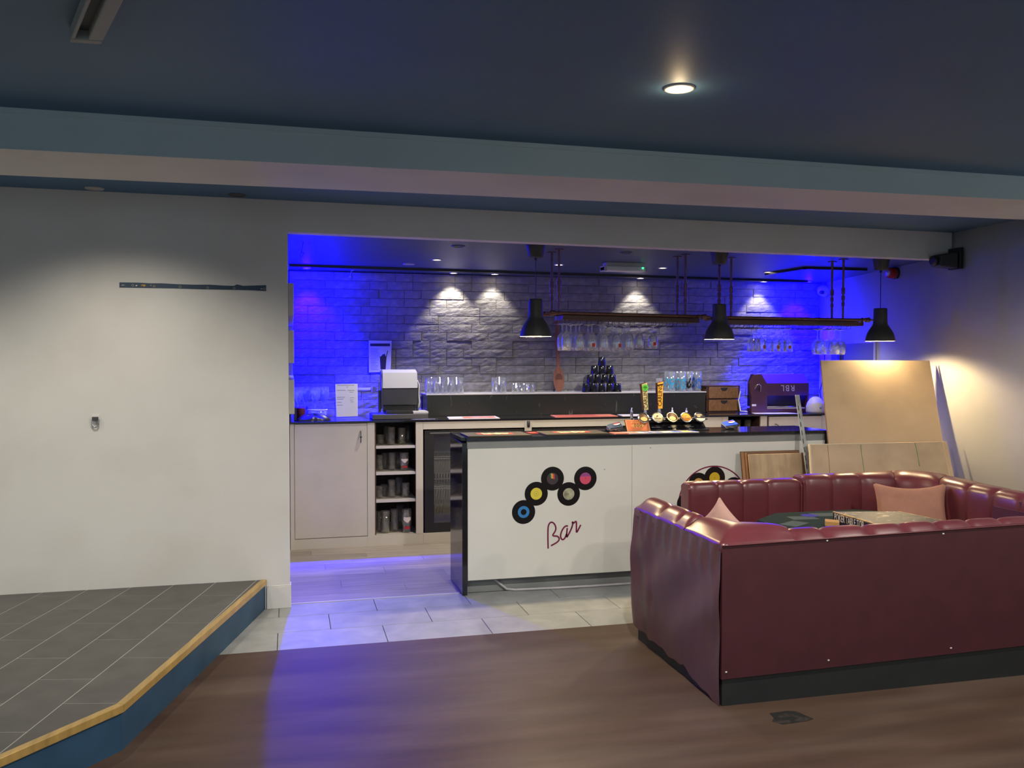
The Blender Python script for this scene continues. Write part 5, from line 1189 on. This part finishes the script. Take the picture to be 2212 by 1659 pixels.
b.hexa([(xa+.001, 7.791, zC_), (xb2-.001, 7.791, zC_), (xb2-.001, 7.797, zC_), (xa+.001, 7.797, zC_), (xa+.004, 7.826, zD+.003), (xb2-.012, 7.826, zD+.003), (xb2-.012, 7.832, zD+.001), (xa+.004, 7.832, zD+.001)]); obj('pale_cover', b, LTGREY, tl_, fix=True)
b = MB(); b.prismx([(7.79, zA-.03), (7.86, zA-.03), (7.90, zD-.01), (7.82, zD-.005), (7.765, zB)], xa-.010, xa); obj('side_cheek', b, DKGREY, tl_, fix=True)
b = MB(); b.box(PL(818, 880)[0], PL(823, 880)[0], 7.80, 7.86, PL(820, 891)[1], zB-.02); b.box(PL(900, 880)[0], PL(904, 880)[0], 7.80, 7.86, PL(820, 891)[1], zB+.01); obj('stand_arm', b, BLACK, tl_)
b = MB(); b.box(xa+.01, xb2-.01, 7.84, 7.92, PL(860, 890)[1], zA+.005); obj('stand_neck', b, BLACK, tl_)
b = MB(); b.tube([(PL(903, 820)[0], 7.86, PL(860, 822)[1]), (PL(908, 830)[0], 7.87, PL(860, 832)[1]), (PL(907, 850)[0], 7.88, PL(860, 852)[1]), (PL(910, 850)[0], 7.9, PL(860, 870)[1]), (PL(905, 850)[0], 7.9, PL(860, 888)[1])], .006, 8); obj('white_cable', b, PAPER, tl_)
b = MB(); b.box(PL(776, 850)[0], PL(815, 850)[0], 7.95, 7.975, PL(860, 843)[1], PL(860, 838)[1]); b.box(PL(806, 850)[0], PL(816, 850)[0], 7.93, 7.98, PL(860, 848)[1], PL(860, 836)[1]); obj('side_bracket', b, LTGREY, tl_)
# menu sheet standing on the worktop, poster on the wall
def PMn(x, y): q = PY(x, y, 7.86); return (q.x, q.z)
mn = thing('menu_stand', 'white printed menu sheet standing on the worktop in blue light', 'menu', (.52, 7.86, ZC))
b = MB(); P = [PMn(*p) for p in ((727, 900.5), (773, 899), (772.5, 829), (724, 830))]; P = [(p[0], max(p[1], ZC+.001)) for p in P]; b.prismy(P, 7.86, 7.863); sh = obj('sheet', b, PAPER, mn, fix=True)
b = MB(); b.box(P[0][0], P[1][0], 7.855, 7.93, ZC, ZC+.006); obj('foot', b, GLASS, mn)
for k, (xa_, xb_, yy_) in enumerate([(729, 766, 832), (748, 752, 836), (727, 746, 843), (751, 766, 843), (755, 763, 847), (728, 745, 858), (756, 765, 859), (728, 742, 862), (756, 763, 864), (728, 738, 869), (757, 764, 868), (728, 740, 875)]):
    a, c = PMn(xa_, yy_), PMn(xb_, yy_); b = MB(); b.box(a[0], c[0], 7.8590, 7.86, a[1]-.003, a[1]+.002); obj('printed_line', b, INKP, sh)
def PW(x, y): q = PY(x, y, 8.285); return (q.x, q.z)
po = thing('poster', 'white drinks menu poster with a tall dark glass on the stone wall', 'poster', (.9, 8.285, 1.5))
b = MB(); b.prismy([PW(*p) for p in ((797, 804.5), (844, 803), (846, 736), (796.5, 735.5))], 8.285, 8.288); ps = obj('sheet', b, PAPER, po, fix=True)
b = MB(); b.prismy([PW(*p) for p in ((799.5, 748), (842.5, 748), (842.5, 742), (799.5, 742))], 8.2840, 8.285); obj('dark_heading', b, INK, ps, fix=True)
for k in range(16):
    xa_, w = (801, rn.uniform(10, 19)) if k % 2 else (801, rn.uniform(14, 22)); yy_ = 753+k*3.0
    a, c = PW(xa_, yy_), PW(xa_+w, yy_); b = MB(); b.box(a[0], c[0], 8.2842, 8.285, a[1]-.003, a[1]+.002); obj('printed_line', b, INKP, ps)
b = MB(); b.prismy([PW(*p) for p in ((822, 798), (833, 798), (835, 770), (820.5, 770))], 8.2838, 8.285); obj('pictured_glass', b, flat('brown_drink', (60, 52, 48)), ps, fix=True)
b = MB(); b.prismy([PW(*p) for p in ((833, 772), (834.5, 772), (838.5, 758), (837, 757.5))], 8.2838, 8.285); obj('pictured_straw', b, INK, ps, fix=True)
b = MB(); b.prismy([PW(*p) for p in ((823, 770), (833, 770), (831, 764), (826, 766))], 8.2838, 8.285); obj('pictured_topping', b, INK, ps, fix=True)
# oddments in the blue corner
def wk2(px, y): return PY(px, 890, y).x
bb_ = thing('black_cloth', 'crumpled black cloth bundle on the worktop in the blue corner', 'cloth', (.22, 7.72, ZC), world=False)
b = MB()
def cl_(u, v):
    a = 2*PI*u; r = math.sin(PI*(.5+.5*v)); r = math.cos(v*PI/2)
    k = 1+.18*math.sin(3*a+1)+.10*math.sin(7*a); h = .052*math.sin(v*PI/2)*(1+.25*math.sin(4*a+2*v))
    return (.125*r*k*math.cos(a), .07*r*k*math.sin(a), h)
b.grid(cl_, 36, 10); obj('fabric', b, BLACK, bb_); bb_.location = (wk2(674, 7.70), 7.70, ZC)
tb_ = thing('clear_tub', 'clear tub with white rim behind the black cloth', 'tub', (wk2(686, 7.82), 7.84, ZC), world=False); obj('tub_body', tumbler_mesh(.075, .082, .085, GLASSB, .003, 24), GLASSB, tb_)
b = MB(); b.lathe([(.080, .080), (.086, .082), (.086, .090), (.078, .090)], 24); obj('rim', b, PAPER, tb_)
cn = thing('drinks_can', 'dark reddish can beside the stone panels in the blue corner', 'can', (wk2(650, 7.80), 7.80, ZC), world=False); b = MB(); b.lathe([(.0005, 0), (.034, 0), (.038, .006), (.038, .10), (.032, .11), (.0005, .108)], 20); obj('body', b, flat('dark_red_can', (88, 30, 40)), cn)
bxk = tag(obj('black_box', (lambda m: m.box(.032, wk2(641, 7.74), 7.70, 7.80, ZC, ZC+.115))(MB()), BLACK, bevel=.006), 'black box tucked against the left side wall on the worktop', 'box')
for i, (px, y) in enumerate([(644, 8.02), (659, 8.10), (681, 8.02), (700, 8.10)]):
    t = thing('cocktail_glass', '%s stemmed cocktail glass from the left in the blue corner' % ORD[i], 'glass', (wk2(px, y), y, ZC), group='cocktail glasses in the blue corner', world=False)
    b = MB(); b.lathe([(.0005, .004), (.036, .0), (.036, .004), (.006, .010), (.004, .03), (.004, .125), (.012, .14), (.042, .185), (.046, .235), (.043, .275), (.041, .275), (.044, .235), (.040, .187), (.010, .145), (.0005, .142)], 20); obj('bowl_and_stem', b, GLASSB, t)
# ================================================================== glassware on the open shelves
jar = lambda r, h: tumbler_mesh(r*.9, r, h, GLASSC, .0025, 16, 'shelf_glass')
SH = [(sz[0], [(822, 7.72, .034, .085), (836, 7.80, .030, .15), (845, 7.68, .035, .15), (868, 7.72, .036, .14), (882, 7.86, .034, .15)], 'top shelf'),
      (sz[1], [(820, 7.74, .036, .13), (832, 7.82, .036, .14), (847, 7.72, .034, .15), (873, 7.68, .040, .15), (860, 7.86, .036, .14)], 'second shelf'),
      (sz[2], [(819, 7.70, .033, .10), (830, 7.80, .034, .10), (846, 7.72, .036, .15), (876, 7.70, .036, .12), (862, 7.84, .036, .15)], 'third shelf'),
      (sbot, [(819, 7.74, .036, .17), (832, 7.66, .040, .19), (852, 7.72, .040, .19), (878, 7.64, .042, .20), (864, 7.86, .038, .20)], 'bottom shelf')]
for z, lst, nm in SH:
    zz_ = z+.0072 if nm != 'bottom shelf' else z+.0012
    srt = sorted(lst)
    for i, (px, y, r, h) in enumerate(srt):
        if nm in ('second shelf', 'bottom shelf') and abs(px-875) < 4:
            t = thing('beer_glass', 'beer glass with white crest print on the %s of the open unit' % nm, 'glass', (PY(px, 1000, y).x, y, zz_), group='glassware on the open unit', world=False)
            b = MB(); b.lathe([(.0005, 0), (r*.8, 0), (r*.82, .01), (r*.78, .03), (r*1.05, h*.5), (r, h), (r-.0025, h), (r*1.05-.0025, h*.5), (r*.74, .035), (.0005, .03)], 18); obj('glass_body', b, GLASSC, t)
            b = MB(); m_ = 5
            for k in range(m_):
                a0, a1 = -PI/2-.75+1.5*k/m_, -PI/2-.75+1.5*(k+1)/m_; rr_ = r*1.06+.001; lo0, lo1 = h*.42+.03*abs(k-2.5)/2.5, h*.42+.03*abs(k+1-2.5)/2.5
                b.add([(rr_*math.cos(a0), rr_*math.sin(a0), lo0), (rr_*math.cos(a1), rr_*math.sin(a1), lo1), (rr_*.985*math.cos(a1), rr_*.985*math.sin(a1), h*.68), (rr_*.985*math.cos(a0), rr_*.985*math.sin(a0), h*.68)], [(0, 1, 2, 3)])
            obj('white_crest', b, WHTP, t)
            b = MB(); m_ = 4
            for k in range(m_):
                a0, a1 = -PI/2-.6+1.2*k/m_, -PI/2-.6+1.2*(k+1)/m_; rr_ = r*.95+.0015
                b.add([(rr_*math.cos(a), rr_*math.sin(a), zz) for zz in (h*.17, h*.28) for a in (a0, a1)], [(0, 1, 3, 2)])
            obj('red_band', b, flat('shelf_red', (170, 50, 66)), t)
        else:
            single('shelf_glass', jar(r, h), (PY(px, 1000, y).x, y, zz_), '%s clear glass from the left on the %s of the open unit' % (ORD[i], nm), 'glass', 'glassware on the open unit')
for i in range(7):
    y = 7.68+.09*(i % 3); single('shelf_glass', jar(.034, .10), (xd0+.05+i*.036, y, z2+.001), '%s clear glass from the left on the dark right shelf' % ORD[i], 'glass', 'glasses on the dark right shelf')
# ================================================================== fittings on walls and ceilings
q = PZ(1352, 575, 2.30)
el = thing('emergency_light', 'white emergency light with green dot on the bar ceiling', 'emergency light', (2.72, 7.0, 2.38))
YE = 6.95; ex0, ex1 = PY(1306, 575, YE).x, PY(1396, 577, YE).x; ez0, ez1 = PY(1350, 585.5, YE).z, zb(2.7)
b = MB(); b.box(ex0+.02, ex1-.02, YE+.01, YE+.10, ez1-.030, ez1-.001); obj('mount', b, LTGREY, el)
b = MB(); b.box(ex0, ex1, YE, YE+.11, ez0, ez1-.03); obj('diffuser', b, mat('frosted_diffuser', (.78, .79, .80), .35), el, bevel=.008)
b = MB(); b.box(ex0, ex0+.02, YE-.002, YE+.112, ez0-.001, ez1-.029); b.box(ex1-.012, ex1+.002, YE-.002, YE+.112, ez0-.001, ez1-.029); obj('end_cap', b, LTGREY, el)
led = PY(1389, 579, YE-.004); b = MB(); b.lathe([(.0005, -.007), (.006, -.004), (.007, 0), (.006, .004), (.0005, .007)], 12, tuple(led)); obj('green_led', b, LEDG, el)
# surface box on hall ceiling
zf = zc(-.6); hf = thing('ceiling_cassette', 'pale rectangular surface box on the navy ceiling, upper left', 'ceiling box', (-.65, 2.7, zf))
fc, fl = PZ(219, 97, zf-.045), PZ(150, 92, zf-.045); fu = PZ(268, 0, zf-.045)
fw_ = (fl-fc).length
dx = Vector((fl.x-fc.x, fl.y-fc.y, 0)).normalized(); dy = Vector((fu.x-fc.x, fu.y-fc.y, 0)).normalized()
def cas(a0, a1, d0, d1, z0, z1):
    b = MB(); P = [Vector((fc.x, fc.y, 0))+dx*a+dy*d for a, d in ((a0, d0), (a1, d0), (a1, d1), (a0, d1))]; b.hexa([(p.x, p.y, z0) for p in P]+[(p.x, p.y, z1) for p in P]); return b
CASM = mat('dusty_white_plastic', (.30, .32, .32), .6)
for args in ((0, fw_, 0, .036), (0, .042, .037, 1.2), (fw_-.012, fw_, .037, 1.2)): obj('frame', cas(*args, zf-.045, zf-.001), CASM, hf, bevel=.004, fix=True)
obj('recessed_panel', cas(.042, fw_-.012, .037, 1.2, zf-.016, zf-.001), mat('grey_recess', (.10, .115, .115), .7), hf, fix=True)
# pull cord switch and small hook
q = PY(656, 511, 6.35); ps_ = thing('pull_cord_switch', 'black pull cord switch on the blue bar ceiling', 'switch', (q.x, 6.35, zb(q.x)))
b = MB(); b.box(q.x-.048, q.x+.048, 6.32, 6.40, q.z-.012, zb(q.x)-.001); obj('housing', b, BLACK, ps_, bevel=.004)
P = [PY(x, y, 6.36) for x, y in ((656, 516), (654, 530), (650.5, 546), (647, 553), (648, 558), (651, 555), (656, 547), (653, 546), (650.5, 546))]; b = MB(); b.tube(P, .0022, 5); obj('cord', b, BLACK, ps_)
q = PY(760, 582, 8.22); hk = thing('ceiling_hook', 'small pale hook dangling at the top of the stone wall', 'hook', (q.x, 8.22, zb(q.x)))
P = [PY(x, y, 8.22) for x, y in ((764, 580), (760, 584), (758, 590), (757, 595))]; P[0].z = zb(q.x)-.001; b = MB(); b.tube(P, .004, 6); obj('wire', b, LTGREY, hk)
b = MB(); b.lathe([(.0005, -.012), (.010, -.008), (.012, 0), (.009, .008), (.0005, .011)], 10, tuple(PY(756.5, 597, 8.22))); obj('tip', b, LTGREY, hk)
# right wall things
def XW(y): return 4.9 if y < 5.84 else 4.9+(y-5.84)*.2068
def PR(x, y):
    d = _ray(x, y); k = .2068; t = (4.9+(0-5.84)*k)/(d.x-k*d.y); q = CAM+d*t
    if q.y < 5.84: q = CAM+d*(4.9/d.x)
    return q
q = PR(1785, 628); dm = thing('dome_camera', 'white dome camera on the right wall near the blue corner', 'camera', tuple(q), world=False)
b = MB(); n = Vector((-.979, .2025, 0)); M = frame((0, 0, 0), (.2025, .979, 0), (0, 0, 1))
b.lathe([(.0005, 0), (.064, 0), (.064, .022), (.056, .055), (.040, .085), (.0005, .10)], 22); b.xf(Matrix.Rotation(-PI/2, 4, 'Y')); obj('housing', b, LTGREY, dm)
b = MB(); b.lathe([(.0005, -.02), (.022, -.016), (.026, 0), (.022, .014), (.0005, .018)], 14, (-.088, -.055, -.022)); obj('lens', b, BLACK, dm)
b = MB(); b.tube([(-.015, .03, .045), (-.015, .02, .10), (-.012, .01, .13)], .005, 6); obj('conduit', b, DKGREY, dm)
q = PR(1938, 590); q.z = PR(1938, 590).z; al = thing('alarm_sounder', 'red round alarm sounder on the right wall below the bar ceiling', 'alarm', (q.x-.002, q.y, q.z), world=False)
b = MB(); b.lathe([(.0005, 0), (.050, 0), (.052, .03), (.0005, .031)], 22); b.xf(Matrix.Rotation(-PI/2, 4, 'Y')); obj('base', b, BLACK, al)
b = MB(); b.lathe([(.046, .030), (.047, .062), (.043, .085), (.036, .088), (.0005, .086)], 22); b.xf(Matrix.Rotation(-PI/2, 4, 'Y')); obj('horn', b, flat('alarm_red', (170, 44, 30), .35), al)
b = MB(); b.lathe([(.026, .0875), (.030, .0905), (.0005, .091)], 20); b.xf(Matrix.Rotation(-PI/2, 4, 'Y')); obj('face_disc', b, LTGREY, al)
q = PR(2066, 561); spk = thing('wall_speaker', 'black swivelling wall lamp or speaker at the corner of lintel and right wall', 'speaker', (4.9, q.y, q.z), world=False)
b = MB(); b.box(-.030, -.001, -.075, .055, -.075, .085); obj('bracket', b, BLACK, spk, bevel=.004)
b = MB(); b.hexa([(-.17, -.03, -.055), (-.03, -.06, -.070), (-.03, .05, -.070), (-.17, .07, -.055), (-.16, -.03, .035), (-.03, -.06, .055), (-.03, .05, .055), (-.16, .07, .035)]); obj('body', b, MATTBLK, spk, bevel=.012)
b = MB(); b.lathe([(.0005, 0), (.036, 0), (.040, .02), (.034, .03), (.0005, .026)], 18); b.xf(Matrix.Translation((-.168, .02, -.01)) @ Matrix.Rotation(-PI/2, 4, 'Y')); obj('front_ring', b, BLACK, spk)
# doorway glimpsed above the boards, in the right wall
xa_, xb_ = PR(1797.5, 760), PR(1890, 760); zd = PR(1845, 742).z
DOORG = mat('grey_green_door', (.20, .205, .175), .5)
dn_ = Vector((-.979, .2025, 0)); al_ = Vector((.2025, .979, 0))
def walls(a, c, z0, z1, d0, d1):
    b = MB(); P = [a+dn_*d0, c+dn_*d0, c+dn_*d1, a+dn_*d1]; b.hexa([(p.x, p.y, z0) for p in P]+[(p.x, p.y, z1) for p in P]); return b
d1 = struct('door_1', walls(xb_, xa_, .01, zd, .001, .006), DOORG, fix=True)
ml, mr_ = PR(1811.5, 760), PR(1823.5, 760)
struct('dark_gap', walls(mr_, ml, .01, zd-.004, .006, .009), MATTBLK, d1, fix=True)
hq = PR(1818, 765); struct('door_handle', walls(hq+al_*-.006, hq+al_*.006, PR(1818, 800).z-.1, PR(1818, 764).z, .009, .025), CHROME, d1, fix=True)
tr_ = struct('trim_1', walls(PR(1894, 760), xb_, .01, zd+.02, .001, .014), WALL, fix=True)
struct('trim_2', walls(xa_, PR(1790, 760), .01, zd+.02, .001, .014), WALL, fix=True)
b = MB(); cps = [PR(x, y)+dn_*.006 for x, y in ((1783, 748), (1782, 775), (1779, 800), (1777, 826), (1772, 845), (1776, 868), (1779, 888))]; b.tube(cps, .004, 6)
tag(obj('cable', b, BLACK), 'thin black cable hanging down the right wall in the blue corner', 'cable')
# left wall: painted-round strip and key hook
def PWL(x, y, yy_=5.7995): q = PY(x, y, yy_); return (q.x, q.z)
sp_ = thing('batten_scar', 'dark blue unpainted strip with screw holes on the white wall over the stage', 'strip', (-.56, 5.8, 2.03))
top = [(258, 610), (300, 610.5), (325, 612), (350, 612), (385, 614), (420, 615), (455, 615), (485, 617), (505, 617.5), (512, 614.5), (525, 617.5), (575, 616)]
bot = [(575, 629), (540, 627), (500, 626), (440, 625), (380, 623), (320, 622), (258, 621)]
b = MB(); P = [PWL(*p) for p in bot]+[PWL(*p) for p in top[::-1]]
P = [PWL(*p) for p in top]+[PWL(*p) for p in bot]; b.prismy(P[::-1], 5.7975, 5.7998); obj('bare_paint', b, mat('old_blue_paint', (.022, .048, .092), .5, var=.15, vscale=30), sp_, fix=True)
for px, py in ((287, 616.5), (333, 618.5), (389, 619.5), (449, 621.5), (506, 622.5), (571, 624)):
    c = PWL(px, py); b = MB(); n = 14
    for i in range(n):
        a0, a1 = 2*PI*i/n, 2*PI*(i+1)/n; b.add([(c[0]+r*math.cos(a), 5.7968, c[1]+r*math.sin(a)) for r in (.0045, .0075) for a in (a0, a1)], [(0, 1, 3, 2)])
    obj('screw_hole', b, flat('hole_rim', (150, 140, 120)), sp_)
for px, py, w, c in ((266, 616, .012, (150, 150, 150)), (295, 617, .006, (215, 210, 200)), (310, 616, .016, (200, 150, 70)), (312, 618, .006, (200, 150, 70)), (326, 616.5, .004, (170, 160, 150)), (565, 624, .008, (150, 150, 150))):
    c0 = PWL(px, py); b = MB(); b.prismy([(c0[0]-w, c0[1]-.003), (c0[0]-w*.2, c0[1]-.004), (c0[0]+w, c0[1]), (c0[0]+w*.4, c0[1]+.004), (c0[0]-w*.6, c0[1]+.003)], 5.7966, 5.7976); obj('paint_chip', b, flat('chip', c), sp_, fix=True)
c0 = PWL(207, 906); hkk = thing('wall_hook', 'small metal hook with ring on a white plate, on the white wall', 'hook', (c0[0], 5.8, c0[1]), world=False)
b = MB(); b.box(-.022, .022, -.004, -.0005, -.004, .030); obj('plate', b, PAPER, hkk)
b = MB(); b.box(-.018, .016, -.022, -.004, -.004, .016); obj('clip', b, DKGREY, hkk, bevel=.002)
b = MB(); b.tube([(.018*math.cos(a), -.014, -.022+.024*math.sin(a)) for a in [PI+PI*i/12 for i in range(13)]], .0045, 6); b.tube([(-.018, -.014, -.022), (-.018, -.014, 0)], .0045, 6); b.tube([(.018, -.014, -.022), (.018, -.014, 0)], .0045, 6); obj('ring', b, STEEL, hkk)
